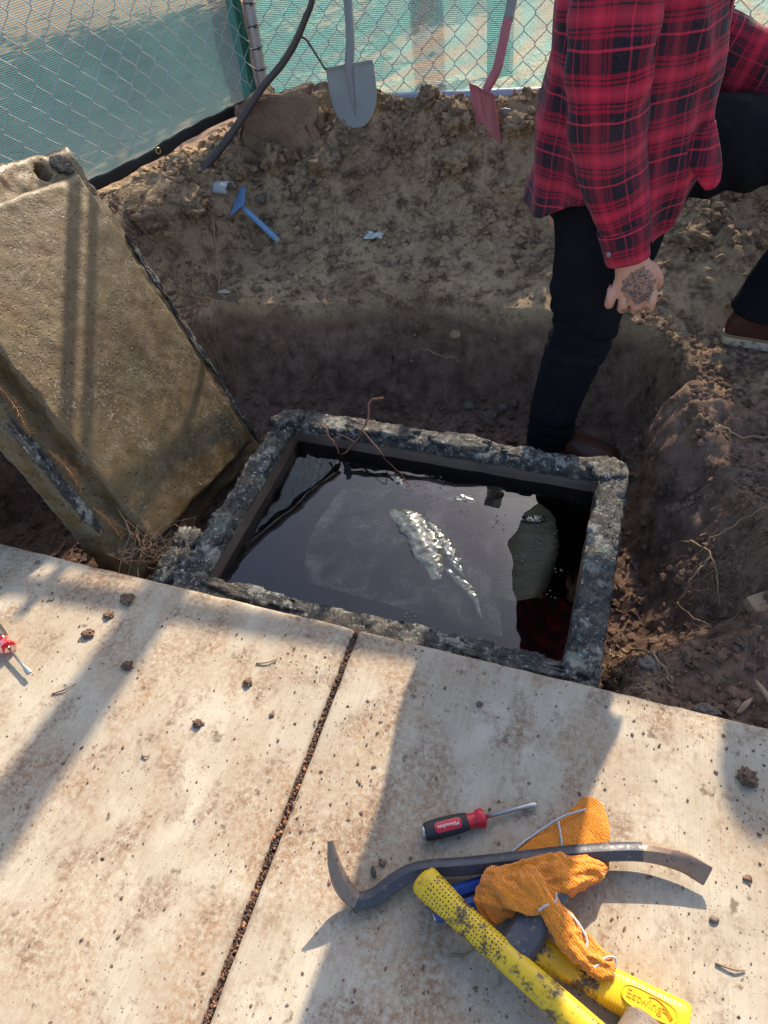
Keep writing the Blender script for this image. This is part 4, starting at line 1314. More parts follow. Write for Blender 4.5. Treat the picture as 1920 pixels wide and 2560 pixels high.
hem_tube([(0.062, 0.298, .062), (0.082, 0.284, .064), (0.097, 0.267, .062), (0.096, 0.250, .061), (0.098, 0.236, .057), (0.112, 0.238, .055), (0.126, 0.254, .052), (0.139, 0.258, .045), (0.140, 0.246, .040)])
# ------------------------------------------------------------------ the person
SKIN = M('skin', 0.5, spec=0.4)
hv = SKIN.node('ShaderNodeVectorMath', operation='SUBTRACT'); SKIN.link(SKIN.co(), hv.inputs[0])
PB = np.array([-0.05, 1.74, -0.30])            # where the person stands
HAND_C = np.array([0.056, 1.440, 0.437])
person = empty('person', tuple(PB), 'person in plaid shirt and black jeans standing with one foot in the pit', 'person')
hv.inputs[1].default_value = tuple(HAND_C)
ell = SKIN.node('ShaderNodeVectorMath', operation='MULTIPLY'); SKIN.link(hv.outputs[0], ell.inputs[0]); ell.inputs[1].default_value = (1 / 0.036, 1 / 0.05, 1 / 0.046)
ln = SKIN.node('ShaderNodeVectorMath', operation='LENGTH'); SKIN.link(ell.outputs[0], ln.inputs[0])
edge = SKIN.math('ADD', ln.outputs['Value'], SKIN.math('MULTIPLY', SKIN.math('SUBTRACT', SKIN.noise(60, 4, 0.6), 0.5), 1.3))
ink = SKIN.ramp(edge, [(0.82, 1), (0.98, 0)])
lines_ = SKIN.ramp(SKIN.noise(48, 3, 0.6, dist=1.6), [(0.44, 1), (0.50, 0.25), (0.55, 1)])
base_s = SKIN.mix(SKIN.noise(45, 5, 0.6), (0.44, 0.215, 0.145), (0.60, 0.33, 0.235))
inkc = SKIN.mix(SKIN.ramp(SKIN.noise(55, 2), [(0.66, 0), (0.72, 1)]), (0.050, 0.050, 0.055), (0.34, 0.10, 0.085))
colr = SKIN.mix(SKIN.math('MULTIPLY', SKIN.math('MULTIPLY', ink, lines_), 0.88), base_s, inkc)
for kx, kz in ((0.012, 0.388), (0.034, 0.380), (0.060, 0.379), (0.082, 0.386)):
    d = SKIN.node('ShaderNodeVectorMath', operation='DISTANCE'); SKIN.link(SKIN.co(), d.inputs[0]); d.inputs[1].default_value = (kx, 1.447, kz)
    sp = SKIN.ramp(SKIN.math('ADD', d.outputs['Value'], SKIN.math('MULTIPLY', SKIN.math('SUBTRACT', SKIN.noise(160, 3), 0.5), 0.012)), [(0.0045, 0.75), (0.0075, 0)])
    colr = SKIN.mix(sp, colr, (0.10, 0.095, 0.085))
SKIN.color(colr)
SKIN.b.inputs['Subsurface Weight'].default_value = 0.08
SKIN.b.inputs['Subsurface Radius'].default_value = (0.01, 0.004, 0.002)
SKIN.bump(SKIN.noise(380, 3), 0.12, 0.001)

def limb(rows, n=20, m=40, up=(0, 1, 0)):
    q = crom(np.asarray(rows, float), m)
    V, F, _ = tube(q[:, :3], q[:, 3:5], n, up=up)
    return V, F
body = MB()
# trunk, neck and head (faces +x)
body.add(*limb([(-0.03, 1.75, 0.45, .11, .15), (-0.03, 1.75, 0.60, .115, .155), (-0.03, 1.75, 0.80, .105, .145), (-0.02, 1.75, 1.00, .11, .17), (-0.01, 1.75, 1.12, .10, .17), (0.0, 1.75, 1.19, .06, .09), (0.012, 1.75, 1.25, .052, .056), (0.03, 1.75, 1.31, .05, .052)], up=(1, 0, 0)))
hx_, hz_ = 0.055, 1.405
V = ICO3 * np.array([0.098, 0.076, 0.118]) + (hx_ - 0.005, 1.75, hz_); body.add(V, ICO3F)
V = ICO3 * np.array([0.062, 0.056, 0.07]) + (hx_ + 0.028, 1.75, hz_ - 0.062); body.add(V, ICO3F)          # jaw
body.add(*limb([(hx_ + 0.080, 1.75, hz_ + 0.012, .008, .008), (hx_ + 0.098, 1.75, hz_ - 0.018, .012, .012), (hx_ + 0.094, 1.75, hz_ - 0.032, .013, .010)], 12, 12, up=(0, 1, 0)))   # nose
for s in (-1, 1):
    V = ICO1 * np.array([0.020, 0.008, 0.032]) + (hx_ - 0.008, 1.75 + s * 0.078, hz_ - 0.012); body.add(V, ICO1F)  # ears
    V = ICO1 * np.array([0.010, 0.022, 0.006]) + (hx_ + 0.086, 1.75 + s * 0.030, hz_ + 0.022); body.add(V, ICO1F)  # brows
V = ICO1 * np.array([0.010, 0.024, 0.006]) + (hx_ + 0.084, 1.75, hz_ - 0.062); body.add(V, ICO1F)                  # lips
# right arm and hand
RA = [(-0.055, 1.54, 1.10, .055, .055), (-0.058, 1.49, 0.96, .048, .048), (-0.050, 1.47, 0.80, .042, .042), (-0.020, 1.468, 0.66, .040, .038), (0.014, 1.468, 0.54, .030, .026), (0.028, 1.468, 0.495, .030, .024)]
body.add(*limb(RA))
body.add(*limb([(0.026, 1.468, 0.510, .029, .024), (0.034, 1.466, 0.480, .036, .023), (0.045, 1.464, 0.450, .044, .023), (0.047, 1.463, 0.420, .047, .022), (0.046, 1.466, 0.402, .045, .018)], 24, 30, up=(0, 1, 0)))
for k, (xk, dz, r) in enumerate(((0.001, 0.006, .0104), (0.030, -0.002, .0114), (0.0585, -0.003, .0117), (0.0862, 0.003, .0112))):
    body.add(*limb([(xk, 1.462, 0.418 + dz, r, r), (xk, 1.453, 0.398 + dz, r * 1.06, r * 1.06), (xk - 0.001, 1.459, 0.379 + dz, r * 1.02, r * 1.02), (xk - 0.002, 1.478, 0.372 + dz, r * 0.98, r), (xk - 0.001, 1.497, 0.380 + dz, r * 0.95, r * .95), (xk, 1.502, 0.402 + dz, r * 0.85, r * .85)], 14, 26, up=(1, 0, 0)))
body.add(*limb([(0.066, 1.474, 0.470, .017, .017), (0.086, 1.484, 0.446, .0155, .0155), (0.094, 1.498, 0.420, .0135, .0135), (0.082, 1.512, 0.402, .0125, .0125), (0.064, 1.514, 0.396, .010, .010)], 14, 24))
# left arm and hand resting on the raised thigh
LA = [(-0.03, 1.94, 1.10, .055, .055), (0.0, 2.0, 0.95, .046, .046), (0.08, 2.03, 0.775, .042, .042), (0.30, 2.03, 0.68, .038, .036), (0.47, 2.005, 0.655, .032, .028), (0.56, 1.99, 0.66, .028, .022)]
body.add(*limb(LA))
body.add(*limb([(0.55, 1.992, 0.662, .028, .02), (0.59, 1.985, 0.652, .042, .018), (0.63, 1.98, 0.642, .044, .014)], 20, 20))
for k, yk in enumerate((1.945, 1.968, 1.991, 2.013)):
    body.add(*limb([(0.62, yk, 0.648, .011, .011), (0.66, yk, 0.638, .0105, .0105), (0.685, yk - 0.003, 0.615, .010, .010), (0.69, yk - 0.004, 0.595, .008, .008)], 12, 18))
body.add(*limb([(0.58, 1.955, 0.65, .014, .014), (0.60, 1.93, 0.64, .012, .012), (0.625, 1.92, 0.62, .010, .010)], 12, 16))
# legs
RL = [(-0.055, 1.68, 0.56, .085, .085), (-0.058, 1.66, 0.40, .072, .072), (-0.060, 1.642, 0.22, .052, .052), (-0.085, 1.66, 0.05, .055, .055), (-0.118, 1.69, -0.16, .042, .042), (-0.12, 1.69, -0.24, .042, .042)]
LL = [(0.03, 1.83, 0.56, .085, .085), (0.28, 1.93, 0.575, .078, .078), (0.535, 1.98, 0.545, .062, .062), (0.50, 1.985, 0.32, .055, .055), (0.425, 1.99, 0.16, .036, .036), (0.418, 1.99, 0.10, .036, .036)]
body.add(*limb(RL)); body.add(*limb(LL))
o = body.build('body', SKIN.m, person)
md = o.modifiers.new('r', 'REMESH'); md.mode = 'VOXEL'; md.voxel_size = 0.0027; md.use_smooth_shade = True
md = o.modifiers.new('s', 'SMOOTH'); md.factor = 0.5; md.iterations = 1
realise(o)
if not o.data.materials: o.data.materials.append(SKIN.m)
# eyes and hair
for s in (-1, 1):
    V = ICO1 * 0.0105 + (hx_ + 0.080, 1.75 + s * 0.031, hz_ + 0.006)
    mobj('eye', V, ICO1F, simple('eye_white', (0.6, 0.58, 0.55), 0.2, var=0.05), person)
V = ICO3 * np.array([0.107, 0.085, 0.122]) + (hx_ - 0.014, 1.75, hz_ + 0.012)
V = V + (ICO3 * (fbm(ICO3 * 9, 3) * 0.006)[:, None])
keep = [f for f in ICO3F if np.mean([V[i][2] - hz_ - 0.9 * max(0, V[i][0] - hx_ + 0.01) + 0.5 * max(0, hx_ - 0.03 - V[i][0]) for i in f]) > 0.005]
mobj('hair', V, keep, simple('dark_hair', (0.02, 0.015, 0.012), 0.6), person)

# plaid flannel
def plaid():
    m = M('plaid_flannel', 0.95, spec=0.15)
    x, y, _ = m.sep(m.co('UV'))
    RE, DK, BR_ = (0.31, 0.010, 0.036), (0.013, 0.012, 0.021), (0.54, 0.032, 0.070)
    st = [(0.0, DK), (0.13, DK), (0.14, BR_), (0.165, BR_), (0.175, DK), (0.30, DK), (0.31, RE), (0.36, RE), (0.365, DK), (0.385, DK), (0.39, RE), (0.425, RE), (0.43, DK), (0.455, DK), (0.46, RE), (0.58, BR_), (0.70, RE), (0.705, DK), (0.725, DK), (0.73, RE), (0.77, RE), (0.775, DK), (0.795, DK), (0.80, RE), (0.86, RE), (0.87, DK), (0.999, DK)]
    wob = m.math('MULTIPLY', m.math('SUBTRACT', m.noise(9, 2), 0.5), 0.006)
    P_ = 0.108
    u = m.math('FRACT', m.math('DIVIDE', m.math('ADD', x, wob), P_ * 0.92))
    v = m.math('FRACT', m.math('DIVIDE', m.math('ADD', y, wob), P_))
    cu, cv = m.ramp(u, st), m.ramp(v, st)
    tw = m.node('ShaderNodeTexWave', wave_type='BANDS', bands_direction='DIAGONAL'); tw.inputs['Scale'].default_value = 190
    m.link(m.co('UV'), tw.inputs['Vector'])
    c = m.mix(m.ramp(tw.outputs['Fac'], [(0.3, 0.52), (0.7, 0.74)]), cu, cv)
    c = m.mix(m.ramp(m.noise(240, 3, 0.7), [(0.5, 0), (0.8, 0.25)]), c, (0.22, 0.09, 0.10))
    c = m.mix(m.ramp(m.noise(6, 4), [(0.4, 0), (0.75, 0.18)]), c, (0.16, 0.07, 0.085))
    m.color(c)
    m.b.inputs['Sheen Weight'].default_value = 0.08
    m.b.inputs['Sheen Roughness'].default_value = 0.5
    m.bump(m.noise(500, 2), 0.3, 0.001)
    m.bump(m.noise(14, 3, 0.5), 0.35, 0.02)
    return m.m
PLAID = plaid()
shirt_mb = MB()
nt, nz = 120, 70
th = np.arange(nt + 1) / nt * 2 * math.pi
key = np.array([  # z, cx, cy, rx, ry
    (0.40, -0.036, 1.745, 0.195, 0.235), (0.55, -0.032, 1.745, 0.190, 0.228), (0.70, -0.030, 1.745, 0.180, 0.222), (0.90, -0.024, 1.745, 0.166, 0.225), (1.04, -0.018, 1.745, 0.152, 0.228), (1.12, -0.010, 1.748, 0.126, 0.205), (1.165, -0.004, 1.75, 0.098, 0.14), (1.195, 0.000, 1.75, 0.074, 0.085), (1.215, 0.004, 1.75, 0.066, 0.07)])
def hemz(a):
    # 0 front(+x), 90 far side, 180 back, 270 camera side
    d = np.degrees(a) % 360
    pts = np.array([(0, .66), (25, .60), (50, .50), (85, .57), (120, .53), (180, .52), (225, .53), (252, .575), (270, .585), (285, .53), (300, .485), (315, .50), (335, .58), (350, .64), (360, .66)])
    return np.interp(d, pts[:, 0], pts[:, 1])
V, Uv_ = [], []
for i in range(nz):
    f = i / (nz - 1)
    for a in th:
        z0 = hemz(a)
        z = z0 + (1.215 - z0) * f
        cx, cy, rx, ry = [np.interp(z, key[:, 0], key[:, k]) for k in (1, 2, 3, 4)]
        ca, sa = math.cos(a), math.sin(a)
        e = 0.85
        px = cx + rx * np.sign(ca) * abs(ca) ** e; py = cy + ry * np.sign(sa) * abs(sa) ** e
        k = max(0, 1 - (z - 0.45) / 0.55)
        w = 0.013 * k * math.sin(5 * a + 1.0 + 2.2 * z) + 0.007 * k * math.sin(11 * a + 6 * z) + 0.005 * math.sin(9 * z * 3 + 2.6 * math.sin(a * 2)) + 0.009 * math.exp(-((math.sin(a * 2 + 5.5 * z)) / 0.22) ** 2)
        V.append((px + ca * w, py + sa * w, z)); Uv_.append((a * 0.205, z))
V = np.array(V)
V += np.stack([fbm(V * np.array([9, 9, 6]) + k * 9, 3) for k in range(3)], 1) * 0.005
shirt_mb.add(V, grid_faces(nz, nt + 1), Uv_)
def sleeve(rows, seed, m=90, n=48, amp=0.0032):
    q = crom(np.asarray(rows, float), m)
    P = q[:, :3]
    T, S, Uu = frames(P, (0, 1, 0))
    L = np.concatenate([[0], np.cumsum(np.linalg.norm(np.diff(P, axis=0), axis=1))])
    V, Uv_ = [], []
    for i in range(m):
        for k in range(n + 1):
            a = 2 * math.pi * k / n
            wr = amp * math.sin(L[i] * 75 + 1.7 * math.sin(a + seed) + a) * (0.5 + 0.5 * math.sin(a * 2 + seed + L[i] * 5)) + amp * 0.9 * math.sin(3 * a + L[i] * 11 + seed)
            f = 1 + wr / q[i, 3]
            V.append(P[i] + S[i] * math.cos(a) * q[i, 3] * f + Uu[i] * math.sin(a) * q[i, 4] * f); Uv_.append((a * 0.075 + 0.03, -L[i] + 0.2))
    V = np.array(V)
    V += np.stack([fbm(V * 14 + kk * 9 + seed, 3) for kk in range(3)], 1) * 0.003
    return V, grid_faces(m, n + 1), Uv_
shirt_mb.add(*sleeve([(-0.04, 1.60, 1.13, .075, .075), (-0.058, 1.50, 1.00, .077, .074), (-0.060, 1.475, 0.89, .075, .070), (-0.052, 1.468, 0.77, .072, .066), (-0.030, 1.468, 0.655, .064, .060), (-0.004, 1.468, 0.585, .054, .050), (0.008, 1.468, 0.548, .046, .042)], 1.0))
shirt_mb.add(*sleeve([(-0.02, 1.88, 1.13, .075, .075), (-0.005, 1.97, 1.01, .072, .070), (0.02, 2.01, 0.90, .070, .068), (0.085, 2.03, 0.785, .070, .066), (0.20, 2.035, 0.72, .070, .066), (0.33, 2.03, 0.675, .064, .058), (0.45, 2.008, 0.66, .054, .048), (0.53, 1.998, 0.662, .045, .042)], 2.3, amp=0.005))
shirt = shirt_mb.build('shirt', PLAID, person, uv=True)
md = shirt.modifiers.new('s', 'SOLIDIFY'); md.thickness = 0.002; md.offset = -1; realise(shirt)
# cuffs
def cuff(a, b, r0, r1, seed):
    V, F, U_ = sleeve([(*a, *r0), *([(*(np.array(a) * 0.5 + np.array(b) * 0.5), *((np.array(r0) + r1) / 2))]), (*b, *r1)], seed, 16, 48, 0.0012)
    return V, F, [(u[0] + 0.02, u[1] + 0.037) for u in U_]
mb = MB(); mb.add(*cuff((0.002, 1.468, 0.562), (0.026, 1.468, 0.492), (0.051, 0.047), (0.0425, 0.038), 3))
c1 = mb.build('cuff', PLAID, shirt, uv=True); md = c1.modifiers.new('s', 'SOLIDIFY'); md.thickness = 0.003; realise(c1)
mb = MB(); mb.add(*cuff((0.51, 2.0, 0.672), (0.565, 1.988, 0.662), (0.05, 0.046), (0.045, 0.04), 4))
c2 = mb.build('cuff', PLAID, shirt, uv=True); md = c2.modifiers.new('s', 'SOLIDIFY'); md.thickness = 0.003; realise(c2)
# front placket, loose flap, collar
def torso_pt(a, z, off=0.0):
    cx, cy, rx, ry = [np.interp(z, key[:, 0], key[:, k]) for k in (1, 2, 3, 4)]
    ca, sa = math.cos(a), math.sin(a)
    w = 0.002 + off
    return np.array([cx + (rx + w) * np.sign(ca) * abs(ca) ** .85, cy + (ry + w) * np.sign(sa) * abs(sa) ** .85, z])
V, Uv_ = [], []
for i in range(40):
    z = 0.60 + (1.17 - 0.60) * i / 39
    for j in range(5):
        a = math.radians(-20 + 12 * j / 4) 
        V.append(torso_pt(a, z, 0.002 + 0.001 * math.sin(z * 30))); Uv_.append((j * 0.008 + 0.4, z + 0.04))
pk = mobj('placket', V, grid_faces(40, 5), PLAID, shirt, uv=Uv_)
md = pk.modifiers.new('s', 'SOLIDIFY'); md.thickness = 0.003; realise(pk)
BTN = simple('shirt_button', (0.16, 0.15, 0.16), 0.3)
for z in (0.68, 0.78, 0.88, 0.98):
    p = torso_pt(math.radians(-9), z, 0.003)
    V, F = lathe(p, p + np.array([1, -0.15, 0]), [(0, 0.0055), (0.002, 0.0055), (0.0026, 0.004), (0.0026, 0.001)], 14); mobj('button', V, F, BTN, shirt)
for p in ((-0.052, 1.437, 0.60), (-0.016, 1.424, 0.518)):
    V, F = lathe(p, np.array(p) + np.array([-0.35, -1, 0.05]), [(0, 0.0058), (0.002, 0.0058), (0.0026, 0.004), (0.0026, 0.001)], 14); mobj('button', V, F, BTN, shirt)
Gf = sheet_patch([[(0.095, 1.60, .69), (0.13, 1.60, .70), (0.15, 1.62, .71)], [(0.11, 1.585, .65), (0.148, 1.588, .655), (0.168, 1.62, .665)], [(0.138, 1.58, .61), (0.166, 1.583, .615), (0.180, 1.61, .63)], [(0.158, 1.583, .588), (0.174, 1.585, .592), (0.183, 1.60, .60)]], 24, 20)
ff = mobj('loose_tail', Gf.reshape(-1, 3), grid_faces(24, 20), PLAID, shirt, uv=Gf.reshape(-1, 3)[:, [0, 2]])
md = ff.modifiers.new('s', 'SOLIDIFY'); md.thickness = 0.002; realise(ff)
V, Uv_ = [], []
for i in range(6):
    for j in range(41):
        a = math.radians(20 + 320 * j / 40); r = 0.072 + 0.02 * i / 5
        V.append((0.004 + r * math.cos(a), 1.75 + r * math.sin(a), 1.245 - 0.05 * (i / 5) ** 1.5 + (0.01 if i == 0 else 0))); Uv_.append((a * 0.08, i * 0.012))
cl = mobj('collar', V, grid_faces(6, 41), PLAID, shirt, uv=Uv_); md = cl.modifiers.new('s', 'SOLIDIFY'); md.thickness = 0.003; realise(cl)

# jeans
def denim():
    m = M('black_denim', 0.9, spec=0.08)
    a = m.noise(8, 5, 0.6); b = m.noise(300, 3, 0.7)
    c = m.mix(a, (0.0042, 0.0046, 0.006), (0.011, 0.0125, 0.0165))
    c = m.mix(m.ramp(b, [(0.5, 0), (0.8, 0.3)]), c, (0.018, 0.021, 0.028))
    m.color(c); m.bump(b, 0.25, 0.001); m.bump(m.noise(26, 4, 0.6), 0.3, 0.01)
    m.b.inputs['Sheen Weight'].default_value = 0.0
    return m.m
DENIM = denim()
jm = MB()
jm.add(*limb([(-0.03, 1.75, 0.44, .11, .13), (-0.03, 1.75, 0.52, .148, .175), (-0.03, 1.75, 0.62, .150, .175), (-0.03, 1.75, 0.74, .13, .165)], 28, 24, up=(1, 0, 0)))
jm.add(*limb([(-0.030, 1.685, 0.58, .135, .118), (-0.030, 1.665, 0.45, .126, .106), (-0.052, 1.65, 0.33, .098, .094), (-0.054, 1.638, 0.22, .086, .082), (-0.080, 1.65, 0.10, .078, .078), (-0.105, 1.668, -0.02, .074, .076), (-0.118, 1.68, -0.13, .070, .074), (-0.122, 1.69, -0.225, .068, .074)], 30, 60))
jm.add(*limb([(0.02, 1.83, 0.56, .118, .118), (0.16, 1.875, 0.575, .108, .110), (0.30, 1.93, 0.565, .100, .10), (0.45, 1.97, 0.56, .088, .09), (0.545, 1.972, 0.52, .084, .084), (0.525, 1.985, 0.40, .080, .08), (0.475, 1.99, 0.28, .076, .074), (0.437, 1.992, 0.16, .080, .072), (0.418, 1.99, 0.085, .083, .070)], 30, 70))
jeans = jm.build('jeans', DENIM, person)
md = jeans.modifiers.new('r', 'REMESH'); md.mode = 'VOXEL'; md.voxel_size = 0.006; md.use_smooth_shade = True
md = jeans.modifiers.new('s', 'SMOOTH'); md.factor = 0.5; md.iterations = 4
realise(jeans)
me = jeans.data
if not me.materials: me.materials.append(DENIM)
n = len(me.vertices)
co = np.zeros(n * 3); me.vertices.foreach_get('co', co); co = co.reshape(-1, 3)
no = np.zeros(n * 3); me.vertex_normals.foreach_get('vector', no); no = no.reshape(-1, 3)
kn = np.exp(-((co[:, 2] - 0.22) / 0.09) ** 2) * (co[:, 0] < 0.12) 
kn2 = np.exp(-((co[:, 2] - 0.5) / 0.12) ** 2) * sstep(0.08, 0.2, co[:, 0])
sag = np.sin((co[:, 2] * 1.0 + 0.35 * np.abs(co[:, 0] + 0.06) + 0.02 * fbm(co * 8, 2)) * 125)
dsp = 0.0055 * kn * sag * (0.4 + 1.2 * sstep(-0.3, 0.4, fbm(co * 9 + 4, 2))) + 0.007 * kn * fbm(co * np.array([14, 14, 38]), 2) + 0.006 * kn2 * np.sin((co[:, 0] + 0.4 * co[:, 2]) * 70) + 0.004 * fbm(co * np.array([16, 16, 9]), 3) + 0.005 * np.exp(-((co[:, 2] + 0.17) / 0.06) ** 2) * np.sin(co[:, 2] * 150 + 30 * co[:, 0])
co = co + no * dsp[:, None]
me.vertices.foreach_set('co', co.ravel())

# boots
LEATHER = simple('oxblood_leather', (0.052, 0.015, 0.011), 0.38, var=0.35, scale=14, bump=0.15, bscale=160)
SOLE = simple('scuffed_cream_sole', (0.42, 0.35, 0.26), 0.75, var=0.25, grime=(0.16, 0.11, 0.08), gthr=0.52)
WELT = simple('tan_welt', (0.24, 0.12, 0.06), 0.6)
STITCH = simple('cream_stitch', (0.55, 0.48, 0.36), 0.8)
def foot_outline(n=48, L=0.30, grow=0.0):
    pts = []
    for k in range(n):
        a = 2 * math.pi * k / n
        x = 0.5 * (1 - math.cos(a)) ; s = math.sin(a)
        w = 0.036 + 0.020 * float(sstep(0.15, 0.65, np.array(x))) 
        pts.append((L * x + grow * -math.cos(a), (w + grow) * np.sign(s) * abs(s) ** 0.55))
    return np.array(pts)
def boot(base, parent):
    e = mobj('boot', *rings_loft(np.array([np.column_stack([foot_outline(grow=g) + base[:2], np.full(48, base[2] + z)]) for g, z in ((-0.002, 0.0), (0.002, 0.003), (0.003, 0.02), (0.001, 0.0285), (-0.004, 0.0285))])), SOLE, parent, sharp=40)
    e['label'] = 'cream rubber boot sole'
    V, F = rings_loft(np.array([np.column_stack([foot_outline(grow=g) + base[:2], np.full(48, base[2] + z)]) for g, z in ((-0.003, 0.0285), (0.004, 0.0295), (0.004, 0.0345), (-0.004, 0.036))]))
    w = mobj('welt', V, F, WELT, e, sharp=40)
    R = []
    for z, xf, xr, wy in ((0.034, 1.0, 0.0, 0.97), (0.05, 0.99, -0.003, 0.98), (0.07, 0.93, -0.002, 0.96), (0.085, 0.80, 0.004, 0.93), (0.10, 0.66, 0.008, 0.90), (0.118, 0.55, 0.010, 0.88), (0.135, 0.49, 0.012, 0.88), (0.155, 0.46, 0.014, 0.88)):
        q = foot_outline()
        x = q[:, 0] / 0.30
        q = np.column_stack([xr + (0.30 * xf - xr) * x, q[:, 1] * wy * (1 if xf > 0.8 else 1.0)])
        R.append(np.column_stack([q + base[:2], np.full(48, base[2] + z)]))
    R = np.array(crom(np.array(R).reshape(8, -1), 26)).reshape(26, 48, 3)
    mobj('upper', *rings_loft(R), LEATHER, e)
    q = foot_outline(n=120, grow=0.0015)
    mb = MB()
    for k in range(0, 120):
        a, b = q[k], q[(k + 1) % 120]
        P = np.array([(*(a + (b - a) * t + base[:2]), base[2] + 0.0358) for t in (0.15, 0.5, 0.85)])
        V, F, _ = tube(P, 0.0007, 4); mb.add(V, F)
    mb.build('stitching', STITCH, e)
    return e
boot((0.342, 1.985, ground_z(0.44, 1.985) - 0.004), person)
boot((-0.195, 1.70, -0.325), person)
# ------------------------------------------------------------------ digging tools stuck in the bank
SHOV = simple('scratched_shovel_steel', (0.25, 0.255, 0.24), 0.55, 0.3, 0.15, 18, 0.15, 200, grime=(0.15, 0.10, 0.065), gthr=0.63)
SHAFT = simple('worn_grey_shaft', (0.24, 0.23, 0.22), 0.6, 0.1, 0.25, 25)
def blade(tl, tr, bl_tip, half_round, dish, name, mat, parent, nu=25, nv=30):
    tl, tr, tip = map(np.array, (tl, tr, bl_tip))
    topc = (tl + tr) / 2; side = (tr - tl) / 2; up = topc - tip
    nrm = unit(np.cross(side, up))
    if nrm[1] > 0: nrm = -nrm
    V = []
    for i in range(nv):
        v = i / (nv - 1)
        wv = 1.0 * min(1, math.sqrt(max(0.0, 1 - (max(0, half_round - v) / half_round) ** 2))) * (1.0 + 0.04 * (1 - v)) if half_round > 0 else 1
        wv = max(wv, 0.06)
        for j in range(nu):
            s = -1 + 2 * j / (nu - 1)
            d = dish * (s * s) * 0.9 - 0.0
            frog = 0.012 * math.exp(-(s / (0.13 + 0.12 * v)) ** 2) * float(sstep(0.32, 1.0, np.array(v)))
            lip = 0.006 * float(sstep(0.94, 1.0, np.array(v)))
            V.append(tip + up * v + side * s * wv + nrm * (d + frog + lip))
    o = mobj(name, V, grid_faces(nv, nu), mat, parent)
    md = o.modifiers.new('s', 'SOLIDIFY'); md.thickness = 0.0025; realise(o)
    return o, nrm
e = empty('shovel', (-1.007, 2.623, 0.361), 'grey steel shovel with a broad blade stuck upright in the dirt bank', 'shovel')
blade((-1.118, 2.690, 0.586), (-0.933, 2.690, 0.605), (-1.000, 2.631, 0.400), 0.6, 0.003, 'blade', SHOV, e)
q = crom(np.array([(-1.007, 2.644, 0.438, .003, .003), (-1.015, 2.659, 0.504, .010, .008), (-1.023, 2.682, 0.586, .017, .014), (-1.022, 2.716, 0.650, .0165, .0165), (-1.031, 2.762, 0.709, .0165, .0165), (-1.046, 2.808, 0.776, .0165, .0165), (-1.059, 2.825, 0.944, .0165, .0165)]), 40)
V, F, _ = tube(q[:, :3], q[:, 3:], 18, up=(0, -1, 0)); mobj('socket', V, F, SHAFT, e)
V, F, _ = tube(crom([(-1.059, 2.825, 0.934), (-1.074, 2.825, 1.200), (-1.089, 2.825, 1.425)], 12), 0.016, 14, up=(0, -1, 0)); mobj('shaft', V, F, simple('ash_handle', (0.35, 0.25, 0.15), 0.6), e)
REDP = simple('faded_red_paint', (0.40, 0.115, 0.13), 0.5, 0.1, 0.2, 20, grime=(0.16, 0.105, 0.075), gthr=0.60)
e = empty('spade', (-0.487, 2.615, 0.347), 'narrow pinkish red trenching spade standing in the dirt bank', 'shovel')
blade((-0.571, 2.645, 0.535), (-0.481, 2.635, 0.497), (-0.487, 2.605, 0.342), 0.25, 0.014, 'blade', REDP, e, 17)
q = crom(np.array([(-0.513, 2.632, 0.459, .006, .005), (-0.515, 2.645, 0.504, .015, .012), (-0.484, 2.671, 0.557, .0165, .0165), (-0.472, 2.701, 0.611, .0165, .0165), (-0.464, 2.732, 0.664, .0165, .0165), (-0.460, 2.747, 0.687, .0165, .0165)]), 36)
V, F, _ = tube(q[:, :3], q[:, 3:], 18, up=(0, -1, 0)); mobj('socket', V, F, REDP, e)
V, F, _ = tube(crom([(-0.460, 2.746, 0.684), (-0.452, 2.788, 0.753), (-0.437, 2.825, 0.997), (-0.416, 2.825, 1.352)], 16), 0.0172, 14, up=(0, -1, 0)); mobj('shaft', V, F, SHAFT, e)
e = empty('mattock', (-0.303, 2.684, 0.352), 'dark steel mattock head lying on the bank behind the plaid shirt', 'mattock')
q = crom(np.array([(-0.456, 2.664, 0.418, .004, .030), (-0.444, 2.666, 0.421, .007, .026), (-0.409, 2.672, 0.421, .010, .015), (-0.348, 2.684, 0.413, .013, .012), (-0.272, 2.694, 0.408, .016, .014), (-0.222, 2.699, 0.403, .028, .02), (-0.172, 2.704, 0.403, .016, .014), (-0.061, 2.704, 0.388, .006, .010)]), 40)
V, F, _ = tube(q[:, :3], q[:, 3:], 10); mobj('head', V, F, simple('forged_grey_steel', (0.15, 0.15, 0.16), 0.5, 0.5), e, sharp=40)
V, F, _ = tube(crom([(-0.222, 2.699, 0.393), (-0.202, 2.472, 0.322), (-0.17, 2.25, 0.24)], 12), np.array([[.016, .020]] * 12), 12); mobj('handle', V, F, simple('mattock_handle', (0.30, 0.21, 0.13), 0.65), e)

